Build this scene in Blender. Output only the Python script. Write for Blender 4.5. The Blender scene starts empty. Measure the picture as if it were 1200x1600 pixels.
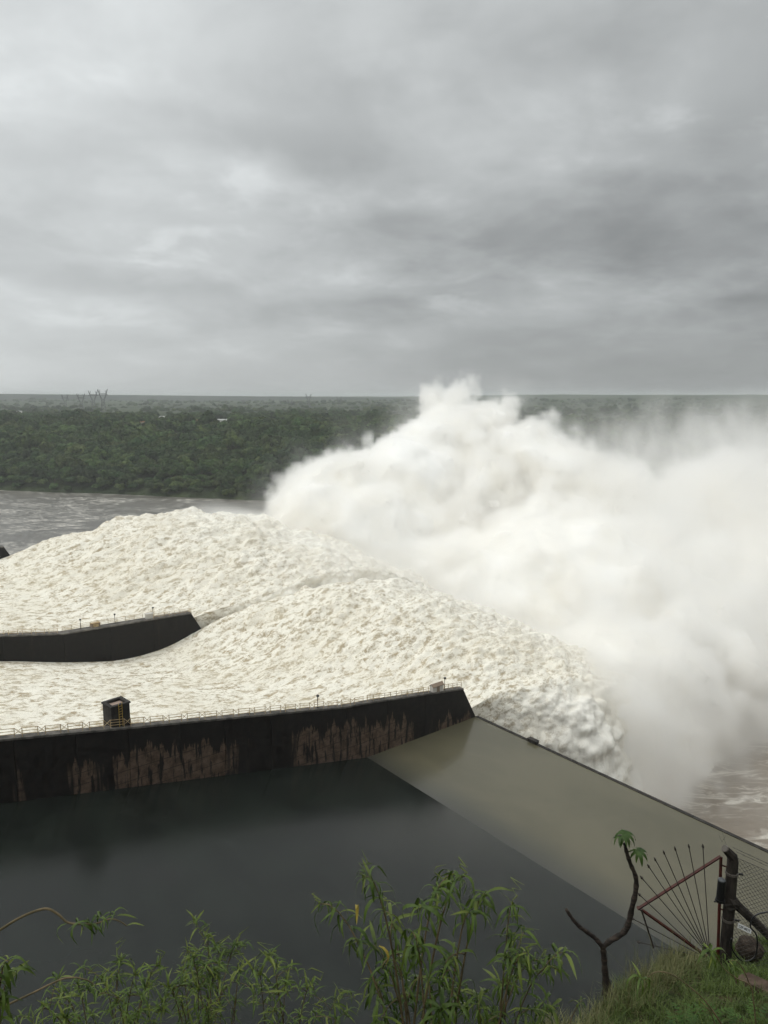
import bpy, bmesh, math, random
import numpy as np
from mathutils import Vector, Matrix

R = math.radians
scene = bpy.context.scene
col = scene.collection

# ------------------------------------------------------------------ camera
CAM_Z = 100.0                      # metres above the river
FPX, PITCH = 1155.0, R(8.86)       # focal length in pixels of the 1200x1600 photograph
cam_data = bpy.data.cameras.new('camera')
cam_data.sensor_fit = 'VERTICAL'
cam_data.sensor_height = 24.0
cam_data.lens = 24.0 * FPX / 1600.0
cam_data.clip_start = 0.05
cam_data.clip_end = 30000.0
cam = bpy.data.objects.new('camera', cam_data)
cam.location = (0, 0, CAM_Z)
cam.rotation_euler = (R(90) - PITCH, 0, 0)
col.objects.link(cam)
scene.camera = cam

# ------------------------------------------------------------------ sun and sky
SUN_AZ, SUN_EL = R(-105), R(58)     # azimuth counted from the view direction, negative = to the left
sun_dir = Vector((math.sin(SUN_AZ) * math.cos(SUN_EL), math.cos(SUN_AZ) * math.cos(SUN_EL), math.sin(SUN_EL)))
sun_data = bpy.data.lights.new('sun', 'SUN')
sun_data.energy = 0.55
sun_data.angle = R(45)
sun_data.color = (1.0, 0.965, 0.91)
sun = bpy.data.objects.new('sun', sun_data)
sun.rotation_euler = sun_dir.to_track_quat('Z', 'Y').to_euler()
sun.location = (-60, 40, 200)
col.objects.link(sun)

world = bpy.data.worlds.new('World')
scene.world = world
world.use_nodes = True
wn, wl = world.node_tree.nodes, world.node_tree.links
wn.clear()


def node(nodes, kind, **kw):
    n = nodes.new(kind)
    for k, v in kw.items():
        if k.startswith('i_'):
            key = k[2:]
            key = int(key) if key.isdigit() else key.replace('_', ' ')
            n.inputs[key].default_value = v
        else:
            setattr(n, k, v)
    return n


def wmath(op, a, b=None, c=None, clamp=False):
    n = node(wn, 'ShaderNodeMath', operation=op, use_clamp=clamp)
    for i, v in enumerate((a, b, c)):
        if v is None:
            continue
        if isinstance(v, (int, float)):
            n.inputs[i].default_value = v
        else:
            wl.new(v, n.inputs[i])
    return n.outputs[0]


def wrange(v, a, b, c, d, smooth=True):
    n = node(wn, 'ShaderNodeMapRange', interpolation_type='SMOOTHSTEP' if smooth else 'LINEAR')
    wl.new(v, n.inputs[0])
    for i, q in enumerate((a, b, c, d)):
        n.inputs[i + 1].default_value = q
    return n.outputs[0]


tc = node(wn, 'ShaderNodeTexCoord')
sep = node(wn, 'ShaderNodeSeparateXYZ')
wl.new(tc.outputs['Generated'], sep.inputs[0])
zup = wmath('MAXIMUM', sep.outputs[2], 0.0)
den = wmath('ADD', zup, 0.26)
comb = node(wn, 'ShaderNodeCombineXYZ')
wl.new(wmath('DIVIDE', sep.outputs[0], den), comb.inputs[0])
wl.new(wmath('DIVIDE', sep.outputs[1], den), comb.inputs[1])


def wnoise(scale, detail, rough, off, dist=0.0, stretch=(1, 1, 1)):
    m = node(wn, 'ShaderNodeMapping')
    m.inputs['Location'].default_value = off
    m.inputs['Scale'].default_value = stretch
    wl.new(comb.outputs[0], m.inputs[0])
    n = node(wn, 'ShaderNodeTexNoise')
    n.inputs['Scale'].default_value = scale
    n.inputs['Detail'].default_value = detail
    n.inputs['Roughness'].default_value = rough
    n.inputs['Distortion'].default_value = dist
    wl.new(m.outputs[0], n.inputs[0])
    return n.outputs[0]


big = wnoise(1.0, 3, 0.5, (4.4, 13.6, 0.0), 0.5)
midn = wnoise(2.0, 10, 0.55, (23.1, 21.2, 0.0), 0.25, (1.0, 1.0, 1.0))
puff = wnoise(4.0, 10, 0.58, (22.0, 13.0, 0.0), 0.25, (1.0, 1.0, 1.0))
sheet = wrange(midn, 0.40, 0.62, 0.0, 1.0)               # a darker ragged layer below a brighter one
lum = wmath('ADD', wrange(big, 0.30, 0.70, 0.07, -0.07), wrange(sheet, 0.0, 1.0, 0.05, -0.035, False))
tops = wmath('MULTIPLY', wrange(puff, 0.47, 0.66, 0.0, 1.0), wrange(midn, 0.36, 0.48, 1.0, 0.15))
lum = wmath('ADD', lum, wmath('MULTIPLY_ADD', tops, 0.085, -0.02))
lum = wmath('ADD', lum, wrange(puff, 0.3, 0.7, -0.02, 0.02))
# the veiled sun brightens the cloud layer around it
dotn = node(wn, 'ShaderNodeVectorMath', operation='DOT_PRODUCT')
wl.new(tc.outputs['Generated'], dotn.inputs[0])
dotn.inputs[1].default_value = sun_dir
glow = wrange(dotn.outputs['Value'], -0.25, 1.0, 0.0, 1.0, False)
lum = wmath('ADD', lum, wmath('MULTIPLY_ADD', glow, 0.60, 0.30))
# overcast skies are brightest overhead
lum = wmath('MULTIPLY', lum, wmath('MULTIPLY_ADD', wmath('MAXIMUM', wmath('SUBTRACT', sep.outputs[2], 0.30), 0.0), 0.7, 1.0))
# even, paler air low over the horizon
low = wrange(sep.outputs[2], 0.0, 0.17, 1.0, 0.0)
base_low = wmath('MULTIPLY_ADD', glow, 1.05, 0.28)
mixl = node(wn, 'ShaderNodeMix', data_type='FLOAT')
wl.new(wmath('MULTIPLY', low, 0.80), mixl.inputs['Factor'])
wl.new(lum, mixl.inputs['A'])
wl.new(base_low, mixl.inputs['B'])
lumf = wmath('MAXIMUM', mixl.outputs['Result'], 0.08)
cc = node(wn, 'ShaderNodeCombineColor')
wl.new(wmath('MULTIPLY', lumf, 0.955), cc.inputs[0])
wl.new(wmath('MULTIPLY', lumf, 0.995), cc.inputs[1])
wl.new(wmath('MULTIPLY', lumf, 1.0), cc.inputs[2])
sky = node(wn, 'ShaderNodeTexSky', sky_type='NISHITA', sun_disc=False)
sky.sun_elevation = SUN_EL
sky.sun_rotation = SUN_AZ
bg_sky = node(wn, 'ShaderNodeBackground', i_Strength=0.06)
wl.new(sky.outputs[0], bg_sky.inputs[0])
bg_cl = node(wn, 'ShaderNodeBackground', i_Strength=1.0)
wl.new(cc.outputs[0], bg_cl.inputs[0])
mixs = node(wn, 'ShaderNodeMixShader')
mixs.inputs[0].default_value = 0.96          # a closed cloud cover: little clear sky is left
wl.new(bg_sky.outputs[0], mixs.inputs[1])
wl.new(bg_cl.outputs[0], mixs.inputs[2])
wout = node(wn, 'ShaderNodeOutputWorld')
wl.new(mixs.outputs[0], wout.inputs[0])

vs = scene.view_settings
vs.view_transform = 'Standard'
vs.look = 'None'
vs.exposure = 0.2
vs.gamma = 1.0
vs.use_curve_mapping = False

scene.render.engine = 'CYCLES'
cy = scene.cycles
cy.max_bounces = 20
cy.diffuse_bounces = 3
cy.glossy_bounces = 3
cy.transmission_bounces = 4
cy.volume_bounces = 18
cy.transparent_max_bounces = 16
cy.use_adaptive_sampling = True
cy.adaptive_threshold = 0.03
cy.adaptive_min_samples = 16
cy.use_denoising = True
cy.denoiser = 'OPENIMAGEDENOISE'
cy.caustics_reflective = False
cy.caustics_refractive = False
cy.volume_step_rate = 2.0
cy.volume_max_steps = 256
world.cycles.sampling_method = 'AUTOMATIC'

# ------------------------------------------------------------------ helpers
CP, SP = math.cos(PITCH), math.sin(PITCH)


def ray(px, py):
    """direction of a pixel of the 1200x1600 photograph: right, forward, up"""
    v = 800.0 - py
    return px - 600.0, FPX * CP + v * SP, v * CP - FPX * SP


def P(px, py, y):
    """the point on a pixel's ray that lies y metres in front of the camera"""
    r, f, u = ray(px, py)
    k = y / f
    return Vector((r * k, y, CAM_Z + u * k))


def PZ(px, py, z):
    """the point on a pixel's ray at height z"""
    r, f, u = ray(px, py)
    k = (z - CAM_Z) / u
    return Vector((r * k, f * k, z))


FLOW = R(38.5)                      # the spillway frame: local x runs with the water, local y across the chutes
DS = Vector((math.cos(FLOW), math.sin(FLOW), 0))
DT = Vector((-math.sin(FLOW), math.cos(FLOW), 0))


def ST(s, t, z):
    return DS * s + DT * t + Vector((0, 0, z))


def to_st(x, y):
    return x * math.cos(FLOW) + y * math.sin(FLOW), -x * math.sin(FLOW) + y * math.cos(FLOW)


rng = np.random.default_rng(7)
_perm = np.concatenate([np.random.default_rng(3).permutation(256)] * 3)
_g = np.random.default_rng(5).normal(size=(256, 3)).astype(np.float32)
_g /= np.linalg.norm(_g, axis=1)[:, None]


def perlin(x, y, z):
    x = np.asarray(x, np.float32); y = np.asarray(y, np.float32); z = np.asarray(z, np.float32)
    x, y, z = np.broadcast_arrays(x, y, z)
    fx, fy, fz = np.floor(x), np.floor(y), np.floor(z)
    ix, iy, iz = fx.astype(np.int32) & 255, fy.astype(np.int32) & 255, fz.astype(np.int32) & 255
    x = x - fx; y = y - fy; z = z - fz
    u, v, w = (q * q * q * (q * (q * 6 - 15) + 10) for q in (x, y, z))
    out = 0
    for dx in (0, 1):
        wx = u if dx else 1 - u
        px_ = _perm[ix + dx]
        for dy in (0, 1):
            wy = v if dy else 1 - v
            pxy = _perm[px_ + iy + dy]
            for dz in (0, 1):
                wz = w if dz else 1 - w
                g = _g[_perm[pxy + iz + dz] & 255]
                out = out + wx * wy * wz * (g[..., 0] * (x - dx) + g[..., 1] * (y - dy) + g[..., 2] * (z - dz))
    return out * 1.5


def fbm(x, y, z, octaves=4, gain=0.5, lac=2.03, billow=False):
    a, out, tot = 1.0, 0, 0
    for o in range(octaves):
        n = perlin(x + 17.3 * o, y - 9.1 * o, z + 5.7 * o)
        if billow:
            n = np.abs(n) * 2 - 0.55
        out = out + a * n
        tot += a
        a *= gain
        x, y, z = x * lac, y * lac, z * lac
    return out / tot


def smooth(a, b, x):
    q = np.clip((x - a) / (b - a), 0, 1)
    return q * q * (3 - 2 * q)


def link(o, parent=None):
    col.objects.link(o)
    if parent is not None:
        o.parent = parent
    return o


def tag(o, label=None, cat=None, group=None, kind=None):
    for k, v in (('label', label), ('category', cat), ('group', group), ('kind', kind)):
        if v:
            o[k] = v
    return o


def thing(name, label, cat, loc=(0, 0, 0), rotz=0.0, group=None):
    o = bpy.data.objects.new(name, None)
    o.empty_display_size = 0.2
    o.location = loc
    o.rotation_euler = (0, 0, rotz)
    link(o)
    return tag(o, label, cat, group)


def meshdata(name, verts, faces, mat=None, smooth_=False):
    me = bpy.data.meshes.new(name)
    if isinstance(verts, np.ndarray) and isinstance(faces, np.ndarray):
        n, k = faces.shape
        me.vertices.add(len(verts))
        me.vertices.foreach_set('co', verts.astype(np.float32).ravel())
        me.loops.add(n * k)
        me.loops.foreach_set('vertex_index', faces.astype(np.int32).ravel())
        me.polygons.add(n)
        me.polygons.foreach_set('loop_start', np.arange(0, n * k, k, dtype=np.int32))
        me.update(calc_edges=True)
    else:
        me.from_pydata([tuple(v) for v in verts], [], faces)
        me.update()
    if mat:
        me.materials.append(mat)
    if smooth_:
        me.polygons.foreach_set('use_smooth', np.ones(len(me.polygons), dtype=bool))
    return me


def mobj(name, me, parent=None, loc=None, rotz=None):
    o = bpy.data.objects.new(name, me)
    if loc is not None:
        o.location = loc
    if rotz is not None:
        o.rotation_euler = (0, 0, rotz)
    return link(o, parent)


class MB:
    """collects shapes into one mesh"""

    def __init__(self):
        self.v, self.f = [], []

    def add(self, vs_, fs_):
        b = len(self.v)
        self.v += [tuple(q) for q in vs_]
        self.f += [tuple(i + b for i in f) for f in fs_]

    def box(self, x0, x1, y0, y1, z0, z1):
        self.add([(x0, y0, z0), (x1, y0, z0), (x1, y1, z0), (x0, y1, z0), (x0, y0, z1), (x1, y0, z1), (x1, y1, z1), (x0, y1, z1)],
                 [(0, 3, 2, 1), (4, 5, 6, 7), (0, 1, 5, 4), (1, 2, 6, 5), (2, 3, 7, 6), (3, 0, 4, 7)])

    def tube(self, pts, radii, n=6, cap=True):
        pts = [Vector(p) for p in pts]
        if isinstance(radii, (int, float)):
            radii = [radii] * len(pts)
        rings = []
        up = Vector((0.13, 0.27, 0.95))
        for i, p in enumerate(pts):
            d = (pts[min(i + 1, len(pts) - 1)] - pts[max(i - 1, 0)]).normalized()
            a = d.cross(up)
            if a.length < 1e-4:
                a = d.cross(Vector((1, 0, 0)))
            a.normalize()
            b = d.cross(a)
            rings.append([p + (a * math.cos(6.2832 * k / n) + b * math.sin(6.2832 * k / n)) * radii[i] for k in range(n)])
        vs_ = [q for r_ in rings for q in r_]
        fs_ = []
        for i in range(len(rings) - 1):
            for k in range(n):
                k2 = (k + 1) % n
                fs_.append((i * n + k, i * n + k2, (i + 1) * n + k2, (i + 1) * n + k))
        if cap:
            fs_.append(tuple(range(n - 1, -1, -1)))
            fs_.append(tuple((len(rings) - 1) * n + k for k in range(n)))
        self.add(vs_, fs_)

    def build(self, name, mat, parent=None, smooth_=False, loc=None, rotz=None):
        return mobj(name, meshdata(name, self.v, self.f, mat, smooth_), parent, loc, rotz)


def grid_faces(ni, nj):
    i, j = np.meshgrid(np.arange(ni - 1), np.arange(nj - 1), indexing='ij')
    a = (i * nj + j).ravel()
    return np.stack([a, a + nj, a + nj + 1, a + 1], axis=1)


# ------------------------------------------------------------------ materials
class Mat:
    def __init__(self, name, color=(0.5, 0.5, 0.5), rough=0.8, spec=0.3, metal=0.0):
        self.m = bpy.data.materials.new(name)
        self.m.use_nodes = True
        self.n, self.l = self.m.node_tree.nodes, self.m.node_tree.links
        self.b = self.n['Principled BSDF']
        self.b.inputs['Base Color'].default_value = (*color, 1)
        self.b.inputs['Roughness'].default_value = rough
        self.b.inputs['Specular IOR Level'].default_value = spec
        self.b.inputs['Metallic'].default_value = metal
        self._co = None

    def co(self, which='Object'):
        t = node(self.n, 'ShaderNodeTexCoord')
        return t.outputs[which]

    def mapping(self, src, scale=(1, 1, 1), loc=(0, 0, 0), rot=(0, 0, 0)):
        m = node(self.n, 'ShaderNodeMapping')
        m.inputs['Scale'].default_value = scale
        m.inputs['Location'].default_value = loc
        m.inputs['Rotation'].default_value = rot
        self.l.new(src, m.inputs[0])
        return m.outputs[0]

    def noise(self, src, scale=1.0, detail=4, rough=0.5, dist=0.0):
        n = node(self.n, 'ShaderNodeTexNoise')
        n.inputs['Scale'].default_value = scale
        n.inputs['Detail'].default_value = detail
        n.inputs['Roughness'].default_value = rough
        n.inputs['Distortion'].default_value = dist
        self.l.new(src, n.inputs[0])
        return n.outputs[0]

    def ramp(self, v, a, b, c=0.0, d=1.0, smooth_=True):
        n = node(self.n, 'ShaderNodeMapRange', interpolation_type='SMOOTHSTEP' if smooth_ else 'LINEAR')
        self.l.new(v, n.inputs[0])
        for i, q in enumerate((a, b, c, d)):
            n.inputs[i + 1].default_value = q
        return n.outputs[0]

    def math(self, op, a, b=None, c=None, clamp=False):
        n = node(self.n, 'ShaderNodeMath', operation=op, use_clamp=clamp)
        for i, v in enumerate((a, b, c)):
            if v is None:
                continue
            if isinstance(v, (int, float)):
                n.inputs[i].default_value = v
            else:
                self.l.new(v, n.inputs[i])
        return n.outputs[0]

    def mix(self, f, a, b):
        n = node(self.n, 'ShaderNodeMix', data_type='RGBA')
        for key, v in ((0, f), (6, a), (7, b)):
            if isinstance(v, (int, float)):
                n.inputs[key].default_value = v
            elif isinstance(v, tuple):
                n.inputs[key].default_value = (*v, 1)
            else:
                self.l.new(v, n.inputs[key])
        return n.outputs[2]

    def color(self, v):
        self.l.new(v, self.b.inputs['Base Color'])

    def roughness(self, v):
        self.l.new(v, self.b.inputs['Roughness'])

    def bump(self, v, strength=0.5, dist=0.1):
        n = node(self.n, 'ShaderNodeBump')
        n.inputs['Strength'].default_value = strength
        n.inputs['Distance'].default_value = dist
        self.l.new(v, n.inputs['Height'])
        self.l.new(n.outputs[0], self.b.inputs['Normal'])

    def attr(self, name):
        n = node(self.n, 'ShaderNodeAttribute', attribute_name=name)
        return n.outputs['Fac']

    def random(self):
        return node(self.n, 'ShaderNodeObjectInfo').outputs['Random']

    def sep(self, v):
        n = node(self.n, 'ShaderNodeSeparateXYZ')
        self.l.new(v, n.inputs[0])
        return n.outputs

    def combine(self, x, y, z):
        n = node(self.n, 'ShaderNodeCombineXYZ')
        for i, v in enumerate((x, y, z)):
            if isinstance(v, (int, float)):
                n.inputs[i].default_value = v
            else:
                self.l.new(v, n.inputs[i])
        return n.outputs[0]


# water in the chutes: cream foam torn over silty brown water
def make_foam():
    m = Mat('foam', rough=0.85, spec=0.15)
    co = m.co()
    st = m.mapping(co, (0.55, 1.0, 1.0))
    a = m.noise(st, 0.75, 7, 0.66, 0.5)
    b = m.noise(m.mapping(co, (0.7, 1.1, 1.0)), 2.6, 5, 0.62, 0.3)
    c = m.noise(co, 0.07, 3, 0.5)
    v = m.math('MULTIPLY_ADD', b, 0.5, a)
    torn = m.ramp(v, 0.60, 0.80)
    colr = m.mix(torn, (0.40, 0.33, 0.22), (0.84, 0.80, 0.695))
    age = m.attr('white')
    colr = m.mix(age, colr, (0.88, 0.855, 0.785))
    thin = m.ramp(c, 0.42, 0.62)
    colr = m.mix(m.math('MULTIPLY', thin, 0.25), colr, (0.66, 0.60, 0.47))
    m.color(colr)
    m.bump(m.noise(st, 3.0, 5, 0.6, 0.2), 0.45, 0.2)
    return m.m


M_FOAM = make_foam()

# ------------------------------------------------------------------ far bank, hills, river
SHORE_N = Vector((0.258, 0.966, 0))


def shore_n(x, y):
    """metres beyond the far shoreline"""
    return (x + 417) * 0.258 + (y - 796) * 0.966


_pn = np.array([-400, -12, 0, 6, 30, 80, 160, 260, 380, 700, 1200, 1900, 2600, 3300, 4000, 4600, 5200, 7000], float)
_ph = np.array([-14, -6, 0.3, 4, 14, 29, 43, 51, 54, 54, 55, 59, 67, 77, 86, 92, 96, 100], float)


def bank_h(x, y):
    n = shore_n(x, y) + 7 * perlin(x / 90, y / 90, 0.5) + 2.5 * perlin(x / 22, y / 22, 4.5)
    h = np.interp(n, _pn, _ph)
    k = smooth(20, 200, n)
    h = h + k * (5.0 * perlin(x / 140, y / 140, 9.5) + 2.0 * perlin(x / 45, y / 45, 2.5))
    far = smooth(1500, 3200, n)
    h = h + far * 7 * fbm(x / 800, y / 500, 3.5, 3) * 2
    # wooded hills on the horizon downstream
    hill = smooth(300, 1500, x) * smooth(2300, 3500, n)
    h = h + hill * (16 + 6 * perlin(x / 420, 0.3, 7.7))
    return h


M_LAND = Mat('wooded_land', rough=0.95, spec=0.1)
_c = M_LAND.co()
_n1 = M_LAND.noise(M_LAND.mapping(_c, (1, 0.45, 1)), 0.012, 7, 0.65, 0.3)
_n2 = M_LAND.noise(_c, 0.11, 5, 0.6)
_a = M_LAND.mix(M_LAND.ramp(_n1, 0.40, 0.62), (0.028, 0.040, 0.019), (0.066, 0.082, 0.038))
_a = M_LAND.mix(M_LAND.math('MULTIPLY', M_LAND.ramp(_n2, 0.42, 0.66), 0.6), _a, (0.030, 0.044, 0.020))
M_LAND.color(_a)
M_LAND.bump(_n2, 0.8, 6.0)

rows = np.concatenate([np.linspace(-90, 40, 40), np.linspace(46, 420, 70), np.geomspace(430, 9000, 90)])
cols = np.linspace(-1.25, 1.25, 180)
NN, AA = np.meshgrid(rows, cols, indexing='ij')
LX = AA * (760 + np.maximum(NN, 0))
LY = 796 + (NN - (LX + 417) * 0.258) / 0.966
LZ = bank_h(LX, LY)
far_bank = mobj('far_bank_terrain', meshdata('far_bank_terrain', np.stack([LX, LY, LZ], -1).reshape(-1, 3), grid_faces(*LX.shape)[:, ::-1], M_LAND.m, True))
tag(far_bank, 'wooded bank and low plain across the river', kind='structure')

# river
M_RIVER = Mat('silty_river', rough=0.22, spec=0.5)
_c = M_RIVER.co()
_w = M_RIVER.noise(M_RIVER.mapping(_c, (0.5, 1.0, 1.0), rot=(0, 0, 0.25)), 0.02, 6, 0.62, 1.6)
_s = M_RIVER.noise(M_RIVER.mapping(_c, (0.35, 1.0, 1.0), rot=(0, 0, 0.2)), 0.20, 7, 0.66, 0.9)
_near = M_RIVER.attr('churn')
_thr = M_RIVER.math('MULTIPLY_ADD', _near, 0.045, M_RIVER.math('MULTIPLY_ADD', _w, 0.35, -0.175))
_f = M_RIVER.ramp(M_RIVER.math('ADD', _s, _thr), 0.57, 0.70)
_ridge = M_RIVER.math('ABSOLUTE', M_RIVER.math('SUBTRACT', M_RIVER.noise(M_RIVER.mapping(_c, (0.45, 1, 1), rot=(0, 0, 0.3)), 0.10, 6, 0.62, 1.2), 0.5))
_lines = M_RIVER.math('MULTIPLY', M_RIVER.ramp(_ridge, 0.03, 0.0), M_RIVER.ramp(_w, 0.36, 0.56))
_foam = M_RIVER.math('MAXIMUM', _f, M_RIVER.math('MULTIPLY', _lines, 0.75))
M_RIVER.color(M_RIVER.mix(_foam, M_RIVER.mix(_near, (0.110, 0.100, 0.085), (0.215, 0.165, 0.115)), (0.74, 0.70, 0.62)))
M_RIVER.roughness(M_RIVER.math('MULTIPLY_ADD', _foam, 0.6, 0.28))
M_RIVER.bump(M_RIVER.noise(M_RIVER.mapping(_c, (0.6, 1, 1)), 0.35, 6, 0.65, 0.6), 0.9, 0.5)

rx_ = np.linspace(-780, 620, 560)
ry_ = np.concatenate([np.linspace(40, 330, 230), np.linspace(333, 900, 150)])
RX, RY = np.meshgrid(rx_, ry_, indexing='ij')
rs, rt = RX * math.cos(FLOW) + RY * math.sin(FLOW), -RX * math.sin(FLOW) + RY * math.cos(FLOW)
churn = smooth(330, 180, np.hypot(RX - 90, RY - 230))
amp = 0.25 + 1.0 * churn
RZ = amp * (1.1 * fbm(RX / 14, RY / 9, 1.5, 4, 0.55) + 0.5 * np.abs(perlin(RX / 5, RY / 4, 6.5)))
river_me = meshdata('river', np.stack([RX, RY, RZ], -1).reshape(-1, 3), grid_faces(*RX.shape), M_RIVER.m, True)
at = river_me.attributes.new('churn', 'FLOAT', 'POINT')
at.data.foreach_set('value', churn.astype(np.float32).ravel())
river = mobj('river', river_me)
tag(river, 'silty grey brown river streaked with foam', kind='structure')
bed = mobj('ground', meshdata('ground', [(-9000, -3000, -16), (9000, -3000, -16), (9000, 14000, -16), (-9000, 14000, -16)], [(0, 1, 2, 3)], M_LAND.m))
tag(bed, 'ground below the river', kind='structure')

# ------------------------------------------------------------------ the closed chute in front
def floor_z(s):
    z = 40 + 0.213 * (70.4 - s)
    b = 37.2 + 0.0105 * np.maximum(s - 83.4, -3) ** 2 * 1.5
    return np.where(s < 80.5, z, np.maximum(b, z * 0 + 37.2) + (37.85 - 37.34) * smooth(88, 80.5, s))


M_WET = Mat('wet_concrete_floor', rough=0.3, spec=0.22)
_c = M_WET.co()
_n1 = M_WET.noise(M_WET.mapping(_c, (0.008, 0.12, 1.0)), 1.0, 3, 0.5)
_n2 = M_WET.noise(M_WET.mapping(_c, (0.012, 0.55, 1.0)), 0.8, 3, 0.5)
_x = M_WET.mix(M_WET.ramp(_n1, 0.36, 0.66), (0.0100, 0.0122, 0.0100), (0.0140, 0.0175, 0.0138))
_x = M_WET.mix(M_WET.math('MULTIPLY', M_WET.ramp(_n2, 0.5, 0.75), 0.35), _x, (0.020, 0.020, 0.018))
M_WET.color(_x)
M_WET.roughness(M_WET.ramp(_n1, 0.3, 0.7, 0.20, 0.23))

M_CONC = Mat('dark_concrete', rough=0.85, spec=0.25)
_c = M_CONC.co()
_n = M_CONC.noise(_c, 0.9, 6, 0.65)
M_CONC.color(M_CONC.mix(M_CONC.ramp(_n, 0.35, 0.7), (0.020, 0.018, 0.016), (0.050, 0.045, 0.040)))
M_CONC.bump(_n, 0.4, 0.08)

fs = np.linspace(-70, 96.5, 168)
ft = np.linspace(20, 93.2, 60)
FS, FT = np.meshgrid(fs, ft, indexing='ij')
FZ = floor_z(FS)
floor = mobj('chute_floor', meshdata('chute_floor', np.stack([FS, FT, FZ], -1).reshape(-1, 3), grid_faces(*FS.shape), M_WET.m, True), rotz=FLOW)
tag(floor, 'dark wet concrete floor of the closed chute', kind='structure')
b = MB(); b.box(96.15, 96.75, 20, 92.99, -3, 40.09)
lip = b.build('chute_lip', M_CONC.m, rotz=FLOW); tag(lip, 'concrete lip at the end of the closed chute', kind='structure')
b = MB(); b.box(-70, 96, 16.5, 19.99, -3, 60)
v = [list(q) for q in b.v]
for q in v:
    if q[2] > 0:
        q[2] = 65.0 if q[0] < 0 else 46.5
b.v = v
w_ = b.build('chute_side_wall', M_CONC.m, rotz=FLOW); tag(w_, 'side wall of the closed chute under the hillside', kind='structure')

M_POOL = Mat('muddy_pool', rough=0.2, spec=0.42)
_c = M_POOL.co()
_n = M_POOL.noise(M_POOL.mapping(_c, (0.08, 0.05, 1)), 1.0, 4, 0.5, 0.5)
_x = M_POOL.mix(M_POOL.ramp(_n, 0.35, 0.65), (0.094, 0.086, 0.055), (0.116, 0.105, 0.068))
# the silt settles on the rising chute, so the water there shows the dark floor through
_sx = M_POOL.sep(_c)
_edge = M_POOL.ramp(M_POOL.math('MULTIPLY_ADD', _n, 3.0, _sx[0]), 70.0, 79.0)
_x = M_POOL.mix(_edge, (0.046, 0.047, 0.039), _x)
M_POOL.color(_x)
M_POOL.bump(M_POOL.noise(M_POOL.mapping(_c, (1.2, 0.5, 1)), 1.6, 4, 0.6), 0.10, 0.03)
pg = np.stack(np.meshgrid(np.linspace(70.2, 96.4, 30), np.linspace(20.01, 93.0, 60), indexing='ij'), -1)
pz = np.full(pg.shape[:2] + (1,), 40.0)
pool = mobj('pool_water', meshdata('pool_water', np.concatenate([pg, pz], -1).reshape(-1, 3), grid_faces(30, 60), M_POOL.m, True), rotz=FLOW)
tag(pool, 'still olive brown water trapped behind the chute lip', kind='structure')

# ------------------------------------------------------------------ white water of the open chutes and their jets
LAN = 72.0


def profile(us, zs):
    us, zs = np.array(us, float), np.array(zs, float)
    # a smooth curve through the surveyed heights (monotone tangents)
    m = np.gradient(zs, us)

    def f(u):
        i = np.clip(np.searchsorted(us, u) - 1, 0, len(us) - 2)
        h = us[i + 1] - us[i]
        q = (u - us[i]) / h
        q = np.clip(q, 0, 1)
        return ((2 * q ** 3 - 3 * q ** 2 + 1) * zs[i] + (q ** 3 - 2 * q ** 2 + q) * h * m[i]
                + (-2 * q ** 3 + 3 * q ** 2) * zs[i + 1] + (q ** 3 - q ** 2) * h * m[i + 1])
    return f


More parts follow.
